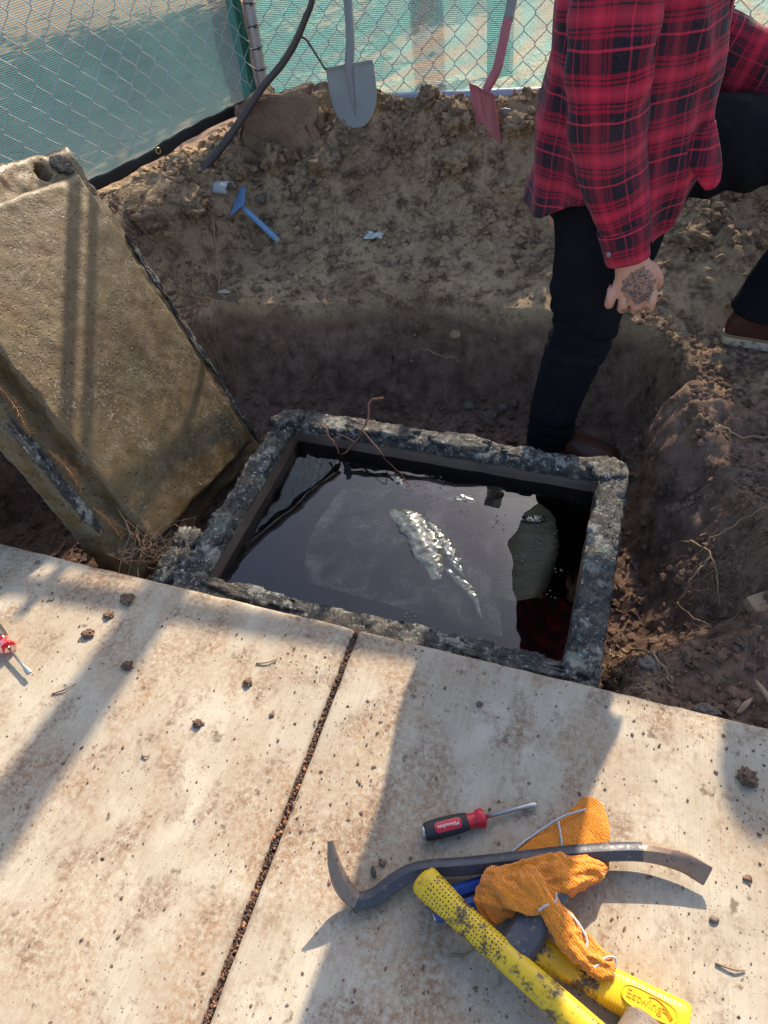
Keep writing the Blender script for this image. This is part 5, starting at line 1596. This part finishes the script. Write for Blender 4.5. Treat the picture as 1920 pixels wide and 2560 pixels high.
# blue scraper
e = empty('scraper', (-1.32, 2.29, ground_z(-1.32, 2.29)), 'chipped blue hand scraper with a fan shaped blade lying on the dirt', 'scraper')
SBL = simple('scuffed_blue_enamel', (0.15, 0.29, 0.50), 0.5, 0.1, 0.3, 60, grime=(0.38, 0.38, 0.38), gthr=0.56)
P0 = np.array([-1.412, 2.335, 0]); P1 = np.array([-1.244, 2.268, 0])
z0, z1 = ground_z(*P0[:2]) + 0.022, ground_z(*P1[:2]) + 0.016
hz_l = lambda t: z0 + (z1 - z0) * t / 0.1809
hd_ = unit(P1 - P0); hs_ = np.array([-hd_[1], hd_[0], 0])
N_ = 20
V = []
for i in range(N_):
    t = i / (N_ - 1)
    w = 0.046 * (1 - sstep(0.28, 0.95, np.array(t))) + 0.013
    for s in np.linspace(-1, 1, 13):
        p = P0 - hd_ * 0.028 + hd_ * t * 0.062 + hs_ * s * float(w)
        V.append((p[0], p[1], z0 + 0.004 - 0.006 * (1 - t) + 0.62 * s * float(w)))
o = mobj('blade', V, grid_faces(N_, 13), SBL, e); md = o.modifiers.new('s', 'SOLIDIFY'); md.thickness = 0.004; realise(o)
q = crom(np.array([(*(P0 + hd_ * 0.02)[:2], hz_l(0.02), .007, .006), (*(P0 + hd_ * 0.045)[:2], hz_l(0.045), .0115, .0105), (*(P0 + hd_ * 0.10)[:2], hz_l(0.10), .0115, .011), (*P1[:2], z1, .0115, .011)]), 24)
V, F, _ = tube(q[:, :3], q[:, 3:], 8); mobj('handle', V, F, SBL, e, sharp=30)
V, F, _ = tube(np.array([P1 + (0, 0, z1), P1 + hd_ * 0.004 + (0, 0, z1)]), 0.0108, 12); mobj('end_plug', V, F, simple('chalky_plug', (0.45, 0.43, 0.36), 0.9), e)
# broken pipe shard
gz = ground_z(-1.465, 2.325)
V = []
for i in range(12):
    for j in range(14):
        a = math.radians(20 + 150 * j / 13); t = i / 11
        r = 0.036 + 0.004 * t
        c = np.array([-1.49 + 0.065 * t, 2.335 - 0.01 * t, gz + 0.004])
        V.append(c + np.array([0.0, -math.cos(a) * r, math.sin(a) * r]) + (0.004 * math.sin(j * 2.1) * (i == 11), 0, 0))
o = mobj('pipe_shard', V, grid_faces(12, 14), simple('dull_grey_plastic', (0.36, 0.36, 0.38), 0.4, grime=(0.16, 0.12, 0.09))); md = o.modifiers.new('s', 'SOLIDIFY'); md.thickness = 0.004; realise(o)
tag(o, 'curved grey shard of broken plastic pipe beside the blue scraper', 'pipe shard')
# crumpled clear wrapper
gz = ground_z(-0.86, 2.31)
G = sheet_patch([[(-0.895 + 0.024 * i + 0.006 * NR.normal(), 2.285 + 0.018 * j + 0.005 * NR.normal(), gz + 0.012 + 0.012 * NR.uniform()) for i in range(4)] for j in range(4)], 20, 20)
o = mobj('wrapper', G.reshape(-1, 3), grid_faces(20, 20), simple('clear_wrapper', (0.46, 0.49, 0.50), 0.15, spec=0.8)); md = o.modifiers.new('s', 'SOLIDIFY'); md.thickness = 0.001; realise(o)
tag(o, 'crumpled clear plastic wrapper lying on the pale bank', 'wrapper')
# pale dead leaf at the pit lip
gz = ground_z(-1.32, 1.925)
V = []
for i in range(13):
    t = i / 12; w = 0.012 * math.sin(math.pi * min(1, t * 0.98 + 0.02)) ** 0.7
    for s in (-1, -.5, 0, .5, 1):
        V.append((-1.345 + 0.055 * t, 1.93 + s * w, gz + 0.018 + 0.004 * s * s + 0.004 * math.sin(t * 3)))
o = mobj('dead_leaf', V, grid_faces(13, 5), simple('grey_leaf', (0.30, 0.31, 0.28), 0.6)); md = o.modifiers.new('s', 'SOLIDIFY'); md.thickness = 0.0007; realise(o)
tag(o, 'pale grey dead leaf lying on the lip of the pit', 'leaf')

# sapling by the corner
SAPB = simple('dark_smooth_bark', (0.060, 0.046, 0.042), 0.6, var=0.35, scale=22, bump=0.2, bscale=90)
e = empty('sapling', (-1.57, 2.28, 0.3), 'bare dark sapling stem bending out of the bank across the fence corner', 'sapling')
sp = [(-1.60, 2.25, 0.25), (-1.555, 2.33, 0.335), (-1.479, 2.45, 0.41), (-1.40, 2.51, 0.487), (-1.323, 2.55, 0.565), (-1.24, 2.585, 0.63), (-1.181, 2.60, 0.69), (-1.135, 2.605, 0.75), (-1.096, 2.61, 0.81), (-1.06, 2.63, 0.95), (-1.04, 2.64, 1.12)]
q = crom(sp, 60)
V, F, _ = tube(q, np.linspace(0.0165, 0.0085, 60) * (1 + 0.06 * vnoise(q * 40)), 12, up=(0, -1, 0)); mobj('stem', V, F, SAPB, e)
V, F, _ = tube(crom([(-1.165, 2.598, 0.705), (-1.14, 2.60, 0.695), (-1.115, 2.60, 0.655), (-1.085, 2.605, 0.60)], 16), np.linspace(0.005, 0.0035, 16), 8, up=(0, -1, 0)); mobj('side_twig', V, F, SAPB, e)

# ------------------------------------------------------------------ clods and stones
STONE = simple('field_stone', (0.15, 0.12, 0.095), 0.85, var=0.3, scale=40, bump=0.4, bscale=120)
def clod(name, x, y, r, seed, mat, label, cat='clod', group=None, sink=0.35, rough=0.42, z=None):
    gz = ground_z(x, y) if z is None else z
    V, F = lump_mesh((x, y, gz + r[2] * (1 - sink)), r, seed, rough=rough)
    n = fbm(V * 70, 3) * 0.004 * min(1, r[0] / 0.03)
    V = V + unit(np.array([0.2, -0.3, 0.9])) * n[:, None]
    return tag(mobj(name, V, F, mat), label, cat, group)
# sawn-looking block of earth below the post
nb = 46
def earth_block():
    c = np.array([-1.31, 2.665, 0.40]); h = np.array([0.185, 0.10, 0.105])
    V = ICO3.copy()
    V = np.sign(V) * np.abs(V) ** 0.35
    V = V / np.max(np.abs(V), axis=1)[:, None] * (0.75 + 0.25 * np.linalg.norm(V, axis=1)[:, None] / 1.732)
    V[:, 0] += -0.16 * (V[:, 2] > 0) * V[:, 2] * np.sign(V[:, 0]) * (V[:, 0] < 0)
    V = V * h + c
    V[:, 2] += 0.03 * (V[:, 0] - c[0])
    V = V + np.stack([fbm(V * 12 + k * 7, 4, 0.55) for k in range(3)], 1) * np.array([0.028, 0.014, 0.026])
    return V
ICO4, ICO4F = ico(4)
_s = ICO3; ICO3 = ICO4
V = earth_block(); ICO3 = _s
tag(mobj('earth_block', V, ICO4F, DIRT_M), 'large flat faced block of brown earth below the fence corner post', 'clod')
cl = [(-1.330, 2.525, (.042, .038, .050), DIRT_L, 'ragged upright clod in front of the flat faced earth block'),
      (-1.255, 2.56, (.030, .028, .034), DIRT_M, 'small clod at the right foot of the flat faced earth block'),
      (-0.665, 2.63, (.032, .030, .032), DIRT_M, 'pointed dark clod left of the red spade near the rail'),
      (-0.605, 2.60, (.050, .042, .042), DIRT_L, 'broad brown clod right against the blade of the red spade'),
      (-0.592, 2.52, (.045, .035, .032), DIRT_L, 'pale flat clod on the slope below the red spade'),
      (-0.96, 2.76, (.034, .026, .026), DIRT_M, 'dark clod right behind the shovel blade at the rail'),
      (-0.88, 2.70, (.036, .03, .022), DIRT_M, 'low clod lying right of the shovel blade'),
      (-0.39, 2.60, (.05, .04, .03), DIRT_L, 'wide clod under the mattock head'),
      (-1.60, 2.02, (.05, .045, .035), DIRT_M, 'rounded clod lying against the upper edge of the leaning cover'),
      (-1.50, 2.17, (.045, .04, .03), DIRT_L, 'rounded tan clod on the slope between cover and scraper'),
      (-0.74, 2.70, (.040, .034, .034), DIRT_M, 'dark lumpy clod midway between shovel and red spade'),
      (-0.82, 2.62, (.034, .030, .026), DIRT_L, 'dry lumpy clod on the slope midway between shovel and red spade'),
      (-1.10, 2.50, (.055, .045, .035), DIRT_L, 'broad rooty clod on the slope below the shovel blade'),
      (-1.44, 2.44, (.040, .035, .030), DIRT_M, 'dark clod lying between the sapling foot and the earth block'),
      (0.22, 2.28, (.05, .045, .03), DIRT_L, 'crumbling clod on the bank behind the tattooed hand')]
for i, (x, y, r, mt, lab) in enumerate(cl):
    clod('earth_clod', x, y, r, 40 + i * 3, mt, lab, group='clods on the bank')
st = [(-1.362, 2.42, (.024, .020, .018), 'smooth round stone beside the head of the blue scraper'), (-1.44, 2.255, (.014, .012, .010), 'small flat stone under the blade of the blue scraper'),
      (-0.354, 1.90, (.028, .022, .018), 'grey stone on the pit floor behind the back rim'), (-0.43, 1.92, (.020, .016, .014), 'small stone on the pit floor next to a larger grey stone'),
      (-0.31, 1.925, (.018, .016, .013), 'small dark stone against the foot of the pit wall'), (-1.40, 2.09, (.012, .011, .009), 'lone pebble on the bare slope above the pit corner'),
      (0.185, 0.83, (.020, .016, .012), 'pale stone beside the front corner of the vault'), (0.30, 0.775, (.028, .014, .009), 'greenish flat stone lying along the walk edge')]
for i, (x, y, r, lab) in enumerate(st):
    clod('stone', x, y, r, 90 + i * 5, STONE, lab, 'stone', 'stones in the dirt', rough=0.22)

def scatter(name, n, pts, smin, smax, mat, label, zoff=0.2, seed=1, flat=0.75):
    rs = np.random.RandomState(seed)
    X = pts(rs, n)
    h, _ = terrain(X[:, 0], X[:, 1])
    s = smin * (smax / smin) ** (rs.uniform(size=len(X)) ** 2.2)
    base = ICO0
    A = rs.normal(size=(len(X), 3, 3)); Q, _r = np.linalg.qr(A)
    sc = rs.uniform(0.6, 1.3, (len(X), 1, 3))
    jit = 1 + 0.28 * rs.normal(size=(len(X), 12, 1)).clip(-1.6, 1.6)
    V = np.einsum('nij,nkj->nki', Q, base[None] * sc * jit) * s[:, None, None]
    V[:, :, 2] *= flat
    V += np.stack([X[:, 0], X[:, 1], h + s * zoff], 1)[:, None]
    F = np.array(ICO0F)[None] + (np.arange(len(X)) * 12)[:, None, None]
    o = mobj(name, V.reshape(-1, 3), F.reshape(-1, 3), mat, smooth=False)
    return tag(o, label, 'soil', kind='stuff')
def on_bank(rs, n):
    X = np.column_stack([rs.uniform(-1.75, 0.75, n * 3), rs.uniform(2.0, 2.95, n * 3)])
    d = sstep(2.05, 2.4, X[:, 1]) * 0.85 + 0.15
    d *= 0.35 + 0.65 * sstep(-0.1, 0.35, vnoise(np.column_stack([X * 5, np.zeros(len(X))])))
    return X[rs.uniform(size=len(X)) < d][:n]
scatter('soil_crumbs', 20000, on_bank, 0.0016, 0.020, DIRT_L, 'loose dry soil crumbs strewn over the bank', seed=5)
def in_pit(rs, n):
    X = np.column_stack([rs.uniform(-1.95, 0.95, n * 4), rs.uniform(0.70, 2.05, n * 4)])
    sd = pit_sd(X[:, 0], X[:, 1])
    inside_box = (X[:, 0] > -0.93) & (X[:, 0] < 0.10) & (X[:, 1] < 1.47)
    k = (~inside_box) & (X[:, 1] > slab_y(X[:, 0]) + 0.01) & ((sd > 0.08) | (X[:, 0] > 0.1) | (X[:, 0] < -1.3) | (rs.uniform(size=len(X)) < 0.12))
    return X[k][:n]
scatter('dark_crumbs', 17000, in_pit, 0.002, 0.016, DIRT_D, 'loose dark soil crumbs lying in the pit around the vault', seed=6)

# ------------------------------------------------------------------ roots and twigs
ROOT = simple('straw_root', (0.30, 0.20, 0.11), 0.8, var=0.4, scale=25)
ROOT_D = simple('brown_root', (0.20, 0.125, 0.075), 0.8, var=0.35, scale=25)
ROOT_R = simple('reddish_root', (0.24, 0.095, 0.055), 0.7, var=0.35, scale=25)
PALE = simple('pale_root', (0.42, 0.31, 0.19), 0.8, var=0.3, scale=30)
def rootlets(name, n, start, heading, lmin, lmax, rmin, rmax, lift, mat, label, seed, jitter=0.35):
    rs = np.random.RandomState(seed)
    paths, rad = [], []
    for k in range(n):
        p = np.array(start(rs), float)
        a = heading(rs)
        L = rs.uniform(lmin, lmax); m = 11
        r = rs.uniform(rmin, rmax)
        lf = lift * rs.uniform(0, 1) ** 1.5
        pts, curl = [p.copy()], rs.normal() * 0.12
        for i in range(m):
            a += rs.normal() * jitter + curl
            p = p + np.array([math.cos(a), math.sin(a)]) * L / m
            pts.append(p.copy())
        paths.append((np.array(pts), r, lf, rs.uniform(0.3, 1.0)))
    allp = np.vstack([q[0] for q in paths])
    h, _ = terrain(allp[:, 0], allp[:, 1])
    mb = MB(); i = 0
    for pts, r, lf, sk in paths:
        m = len(pts); t = np.linspace(0, 1, m)
        hh = h[i:i + m]; i += m
        z = hh * 0.6 + np.convolve(np.pad(hh, 2, mode='edge'), np.ones(5) / 5, 'valid') * 0.4 + r + lf * np.sin(math.pi * t * sk)
        V, F, _ = tube(np.column_stack([pts, z]), np.linspace(r, r * 0.35, m), 4, caps=False)
        mb.add(V, F)
    o = mb.build(name, mat)
    return tag(o, label, 'roots', kind='stuff')
U2 = lambda rs, x0, x1, y0, y1: (rs.uniform(x0, x1), rs.uniform(y0, y1))
def along(rs, A_, B_, w):
    t = rs.uniform(); return (A_[0] + (B_[0] - A_[0]) * t + rs.normal() * w, A_[1] + (B_[1] - A_[1]) * t + rs.normal() * w)
anyh = lambda rs: rs.uniform(0, 6.28)
rootlets('fine_roots', 260, lambda rs: along(rs, (-1.64, 2.08), (-1.34, 1.84), 0.05), lambda rs: -0.8 + rs.normal() * 0.8, 0.05, 0.20, 0.0005, 0.0015, 0.035, ROOT, 'tangle of fine brown roots hanging beside the leaning cover', 21)
rootlets('fine_roots', 420, lambda rs: U2(rs, -1.35, 0.1, 2.28, 2.75), anyh, 0.025, 0.09, 0.0005, 0.0011, 0.012, ROOT, 'scattered straw coloured rootlets over the upper bank', 22)
rootlets('fine_roots', 130, lambda rs: along(rs, (0.25, 1.89), (0.00, 1.915), 0.025), lambda rs: 3.4 + rs.normal() * 0.9, 0.03, 0.12, 0.0005, 0.0013, 0.03, ROOT, 'pale root bundle hanging from the pit rim right of the standing leg', 23)
rootlets('fine_roots', 230, lambda rs: (0.36 + rs.normal() * 0.07, 1.13 + rs.normal() * 0.10), anyh, 0.05, 0.20, 0.0005, 0.0013, 0.045, ROOT_D, 'dense brown root clump in the dark dirt right of the vault', 24)
rootlets('fine_roots', 170, lambda rs: (0.22 + rs.normal() * 0.08, 0.87 + rs.normal() * 0.06), anyh, 0.03, 0.12, 0.0005, 0.0012, 0.02, ROOT_D, 'short brown roots in the loose dirt between the vault corner and the walk', 25)
rootlets('fine_roots', 90, lambda rs: U2(rs, -1.25, 0.15, 1.86, 2.03), lambda rs: -1.57 + rs.normal() * 0.9, 0.02, 0.08, 0.0005, 0.0010, 0.012, ROOT, 'sparse rootlets sticking out of the back wall of the pit', 26)
rootlets('fine_roots', 160, lambda rs: U2(rs, 0.1, 0.7, 1.3, 2.3), anyh, 0.03, 0.12, 0.0005, 0.0011, 0.012, ROOT, 'scattered rootlets over the right bank around the boot', 27)
rootlets('fine_roots', 120, lambda rs: U2(rs, -1.95, -1.2, 0.85, 1.2), anyh, 0.03, 0.12, 0.0005, 0.0011, 0.012, ROOT_D, 'rootlets on the dark dirt below the leaning cover', 28)

def branch(name, paths, mat, label, cat='root'):
    e = empty(name, tuple(float(v) for v in paths[0][0][0]), label, cat)
    for i, (pts, r0, r1) in enumerate(paths):
        q = crom(pts, 30)
        q = q + np.stack([fbm(q * 45 + k * 11, 2) for k in range(3)], 1) * min(0.007, r0 * 2.4)
        V, F, _ = tube(q, np.linspace(r0, r1, 30) * (1 + 0.15 * vnoise(q * 90)), 8); mobj('main_stem' if i == 0 else 'side_shoot', V, F, mat, e)
def gp(x, y, dz): return (x, y, ground_z(x, y) + dz)
branch('red_root', [([(-0.587, 1.476, 0.045), (-0.626, 1.478, 0.028), (-0.622, 1.441, 0.0), (-0.629, 1.428, -0.02), (-0.653, 1.405, -0.06), (-0.704, 1.395, -0.116)], 0.0034, 0.0022),
                    ([(-0.778, 1.434, -0.040), (-0.735, 1.385, -0.045), (-0.72, 1.393, -0.09), (-0.712, 1.395, -0.116)], 0.0034, 0.0018),
                    ([(-0.642, 1.419, -0.040), (-0.564, 1.350, -0.055), (-0.555, 1.372, -0.112), (-0.50, 1.33, -0.117), (-0.455, 1.285, -0.116)], 0.0016, 0.0009),
                    ([(-0.66, 1.40, -0.07), (-0.70, 1.40, -0.05), (-0.72, 1.40, -0.045)], 0.0014, 0.0008), ([(-0.70, 1.455, -0.04), (-0.66, 1.43, -0.03), (-0.63, 1.43, -0.02)], 0.0016, 0.001)],
       ROOT_R, 'forked reddish root lying over the back rim into the water')
branch('dead_branch', [([gp(0.262, 1.29, .012), gp(0.285, 1.24, .03), gp(0.315, 1.19, .03), gp(0.335, 1.12, .02), gp(0.345, 1.07, .01)], 0.0030, 0.0014), ([gp(0.295, 1.22, .03), gp(0.35, 1.235, .03), gp(0.41, 1.24, .03)], 0.0020, 0.0010),
                       ([gp(0.315, 1.18, .03), gp(0.28, 1.14, .03), gp(0.262, 1.10, .02)], 0.0026, 0.0014), ([gp(0.262, 1.11, .02), gp(0.29, 1.06, .03), gp(0.33, 1.03, .02)], 0.0022, 0.001)],
       ROOT, 'forked pale dead root sprawling over the dirt right of the vault')
branch('thin_stick', [([gp(0.265, 1.565, .01), gp(0.32, 1.545, .02), gp(0.37, 1.52, .015), gp(0.47, 1.525, .02)], 0.0024, 0.0014), ([gp(0.32, 1.548, .018), gp(0.305, 1.52, .02), gp(0.29, 1.51, .012)], 0.002, 0.001)],
       ROOT, 'thin straight stick lying below the boot on the right bank', 'stick')
branch('side_root', [([gp(0.155, 0.98, .02), gp(0.165, 0.91, .035), gp(0.195, 0.85, .03), gp(0.225, 0.80, .012)], 0.0036, 0.002), ([gp(0.13, 0.99, .04), gp(0.128, 0.945, .05), gp(0.135, 0.90, .04)], 0.003, 0.002)],
       ROOT, 'stout brown root running from the vault corner to the walk edge')
branch('wall_root', [([(-1.20, 1.965, -0.02), (-1.18, 1.935, -0.06), (-1.165, 1.92, -0.11), (-1.15, 1.905, -0.16)], 0.0022, 0.0012)], ROOT, 'single pale root hanging down the back pit wall near its corner')
branch('wall_root', [([(-0.60, 1.955, -0.10), (-0.55, 1.945, -0.11), (-0.50, 1.94, -0.115), (-0.46, 1.94, -0.13)], 0.002, 0.001)], ROOT, 'short wavy root stuck sideways in the middle of the back pit wall')
branch('rim_root', [([gp(-1.45, 2.20, .02), gp(-1.42, 2.10, .02), gp(-1.38, 2.0, .02), gp(-1.345, 1.94, .015)], 0.0032, 0.002), ([gp(-1.52, 2.2, .02), gp(-1.46, 2.08, .02), gp(-1.39, 1.98, .012)], 0.0022, 0.0015)], ROOT, 'pair of long straw roots running down to the pit corner')
branch('bank_root', [([gp(-0.82, 2.235, .006), gp(-0.79, 2.22, .008), gp(-0.76, 2.18, .006), gp(-0.74, 2.16, .006)], 0.0022, 0.001), ([gp(-0.89, 2.19, .004), gp(-0.90, 2.13, .006), gp(-0.885, 2.08, .006)], 0.0022, 0.0012)], ROOT, 'thin crooked root lying on the pale bank near the wrapper')

# orange conifer sprigs caught on the cover edge
SPRIG = simple('dry_orange_sprig', (0.40, 0.19, 0.07), 0.8, var=0.3)
def sprig(u0, w0, u1, w1, label, seed):
    rs = np.random.RandomState(seed)
    a, b = lid_pt(u0, w0, -0.036), lid_pt(u1, w1, -0.034)
    P = crom([a, (a + b) / 2 + LN * 0.012, b], 22)
    mb = MB()
    V, F, _ = tube(P, np.linspace(0.0016, 0.0008, 22), 5, up=LN); mb.add(V, F)
    d = unit(b - a); s_ = np.cross(d, LN)
    for k in range(2, 22):
        for sg in (-1, 1):
            l = rs.uniform(0.008, 0.022)
            tip = P[k] + s_ * sg * l * 0.8 + d * l * 0.6 + LN * rs.uniform(0, .006)
            V, F, _ = tube(np.array([P[k], (P[k] + tip) / 2 + LN * 0.002, tip]), [0.0009, 0.0008, 0.0004], 4, up=LN); mb.add(V, F)
    tag(mb.build('conifer_sprig', SPRIG), label, 'sprig', 'dry sprigs on the vault cover')
sprig(-0.60, -0.56, -0.615, -0.42, 'uppermost dry orange sprig caught along the long edge of the leaning cover', 1)
sprig(-0.605, -0.36, -0.60, -0.24, 'middle dry orange sprig caught along the long edge of the leaning cover', 2)
sprig(-0.61, -0.18, -0.60, -0.07, 'lowest dry orange sprig caught along the long edge of the leaning cover', 3)
# fibrous root tuft at the cover foot
mb = MB()
rs = np.random.RandomState(77)
for k in range(45):
    p = np.array([-1.06, 0.86, -0.05]) + rs.normal(size=3) * np.array([.03, .03, .02])
    q = crom([p, p + rs.normal(size=3) * 0.03 + (0.02, 0.02, .01), p + rs.normal(size=3) * 0.05 + (0.04, 0.04, 0.01)], 8)
    V, F, _ = tube(q, np.linspace(0.0012, 0.0005, 8), 4, caps=False); mb.add(V, F)
tag(mb.build('root_tuft', ROOT_D), 'frizzy orange root tuft between the cover foot and the vault corner', 'roots')

# wood scraps at the right edge
WOOD = simple('fresh_cut_wood', (0.32, 0.22, 0.13), 0.8, var=0.2, scale=40)
gz = ground_z(0.405, 1.03)
V, F = box_vf((0.425, 1.03, gz + 0.016), (0.028, 0.045, 0.018), [unit([0.8, 0.5, 0.1]), unit([-0.5, 0.8, 0.15]), unit(np.cross([0.8, 0.5, 0.1], [-0.5, 0.8, 0.15]))])
o = mobj('wood_block', V, F, WOOD, smooth=False); md = o.modifiers.new('b', 'BEVEL'); md.width = 0.003; md.segments = 2; realise(o); tag(o, 'pale offcut of sawn wood lying by the root clump', 'wood offcut')
for (x, y, a, l, lab) in ((0.372, 0.80, 0.9, 0.022, 'short bright wood chip near the walk edge'), (0.405, 0.825, 2.2, 0.03, 'long split wood chip beside a shorter bright one')):
    gz = ground_z(x, y); d = np.array([math.cos(a), math.sin(a), 0.25])
    q = crom([np.array([x, y, gz + 0.008]) - d * l, np.array([x, y, gz + 0.012]), np.array([x, y, gz + 0.006]) + d * l], 10)
    V, F, _ = tube(q, np.stack([np.array([.002, .005, .006, .006, .006, .0055, .005, .004, .003, .001]), np.full(10, .003)], 1), 6)
    tag(mobj('wood_chip', V, F, WOOD, sharp=30), lab, 'wood chip')

# ------------------------------------------------------------------ dirt on the walk
def walk_scatter(name, n, pts, smin, smax, mat, label, seed):
    rs = np.random.RandomState(seed)
    X = pts(rs, n)
    s = smin * (smax / smin) ** (rs.uniform(size=len(X)) ** 3.0)
    A = rs.normal(size=(len(X), 3, 3)); Q, _r = np.linalg.qr(A)
    jit = 1 + 0.3 * rs.normal(size=(len(X), 12, 1)).clip(-1.5, 1.5)
    V = np.einsum('nij,nkj->nki', Q, ICO0[None] * rs.uniform(0.55, 1.3, (len(X), 1, 3)) * jit) * s[:, None, None]
    V[:, :, 2] *= 0.6
    V += np.column_stack([X, s * 0.25 + 0.0005])[:, None]
    F = np.array(ICO0F)[None] + (np.arange(len(X)) * 12)[:, None, None]
    return tag(mobj(name, V.reshape(-1, 3), F.reshape(-1, 3), mat, smooth=False), label, 'soil', kind='stuff')
def wpts(rs, n):
    X = np.column_stack([rs.uniform(-1.5, 0.55, n * 3), rs.uniform(-0.05, 0.72, n * 3)])
    c = vnoise(np.column_stack([X * 6, np.full(len(X), 3.3)])) + 0.5 * vnoise(np.column_stack([X * 17, np.full(len(X), 1.3)]))
    k = (rs.uniform(size=len(X)) < 0.18 + 0.7 * sstep(0.1, 0.7, c)) & (X[:, 1] < slab_y(X[:, 0]) - 0.012)
    return X[k][:n]
walk_scatter('walk_crumbs', 3200, wpts, 0.0006, 0.0034, DIRT_D, 'tiny dark soil crumbs sprinkled over the concrete walk', 31)
big = [(-0.974, .686, .014, 'flat dark clod near the left walk edge opposite the cover foot'), (-0.994, .635, .010, 'small clod next to the T shaped shadow corner'), (-1.011, .579, .012, 'dark clod at the crossing of the pole and rail shadows'), (-0.875, .529, .011, 'dark clod right of the pole shadow'),
       (-0.658, .447, .009, 'lone crumb with its own shadow in the sunny left slab'), (-0.598, .554, .009, 'flat chip of soil on the sunny left slab'), (0.338, .594, .015, 'largest dark clod alone on the right slab'), (-0.228, .30, .006, 'dark pellet inside the bend of the bar'),
       (0.280, .357, .006, 'small tan pebble right of the cloth tail'), (0.33, .43, .006, 'elongated dark crumb right of the bar end'), (-0.52, .50, .006, 'dark crumb by the joint in the sun'), (-0.13, .62, .007, 'rounded crumb in the broad shadow above the screwdriver')]
for i, (x, y, r, lab) in enumerate(big):
    V, F = lump_mesh((x, y, r * 0.32), (r, r * 0.85, r * 0.5), 200 + i * 3, rough=0.5, sub=ICO1 if r < 0.008 else ICO3, subf=ICO1F if r < 0.008 else ICO3F)
    tag(mobj('soil_clod', V, F, DIRT_D if i != 8 else STONE), lab, 'clod', 'clods on the walk')
tw = [((-1.0, .430), (-.963, .464), 'thin dry twig near the clear red screwdriver'), ((-0.60, .60), (-.56, .62), 'pale splinter lying by a flat chip of soil'), ((-0.735, .36), (-.72, .366), 'short dark stick in the middle of the left slab'), ((-0.09, .205), (-.055, .225), 'fine curled twig below the yellow sledge handle'), ((0.28, .30), (.32, .302), 'fine reddish stem right of the drilling hammer')]
for a, b, lab in tw:
    P = crom([(a[0], a[1], .002), ((a[0] + b[0]) / 2 + .004, (a[1] + b[1]) / 2 - .003, .004), (b[0], b[1], .002)], 10)
    V, F, _ = tube(P, np.linspace(.0018, .0009, 10), 6); tag(mobj('twig', V, F, ROOT_D), lab, 'twig', 'twigs on the walk')
# dark leaf by the bar
V = []
for i in range(11):
    t = i / 10; w = 0.005 * math.sin(math.pi * min(1, t + 0.02)) ** 0.8
    for s in (-1, 0, 1): V.append((-0.243 + 0.022 * t * 0.5, 0.292 - 0.020 * t, 0.003 + 0.002 * abs(s) + 0.003 * math.sin(3 * t)) + np.array([w * s * 0.8, w * s * 0.5, 0]))
o = mobj('leaflet', V, grid_faces(11, 3), simple('dark_leaflet', (0.03, 0.028, 0.02), 0.5)); md = o.modifiers.new('s', 'SOLIDIFY'); md.thickness = 0.0006; realise(o)
tag(o, 'small curled dark leaflet inside the bend of the wrecking bar', 'leaf')
# debris packed in the joint
rs = np.random.RandomState(55)
for nm, mt, n, seed in (('joint_soil', simple('joint_earth', (0.085, 0.05, 0.035), 0.9, var=0.4, scale=60), 1700, 1), ('joint_litter', simple('joint_litter', (0.30, 0.13, 0.065), 0.85, var=0.5, scale=60), 520, 2)):
    rs = np.random.RandomState(seed)
    X = np.column_stack([JX + rs.uniform(-JG - 0.001, JG + 0.001, n) , rs.uniform(-0.05, 0.735, n)])
    s = rs.uniform(0.0010, 0.0032, n)
    Q, _r = np.linalg.qr(rs.normal(size=(n, 3, 3)))
    V = np.einsum('nij,nkj->nki', Q, ICO0[None] * rs.uniform(0.35, 1.5, (n, 1, 3))) * s[:, None, None]
    V += np.column_stack([X, rs.uniform(-0.012, -0.003, n)])[:, None]
    F = np.array(ICO0F)[None] + (np.arange(n) * 12)[:, None, None]
    tag(mobj(nm, V.reshape(-1, 3), F.reshape(-1, 3), mt, smooth=False), 'soil and bits of litter packed in the slab joint' if seed == 1 else 'reddish leaf litter flakes lying in the slab joint', 'litter', kind='stuff')
V, F = box_vf((JX, -0.9, -0.06), (JG + 0.004, 1.64, 0.047))
o = mobj('joint_fill', V, F, simple('joint_fill_earth', (0.07, 0.042, 0.03), 0.95), pave, smooth=False)
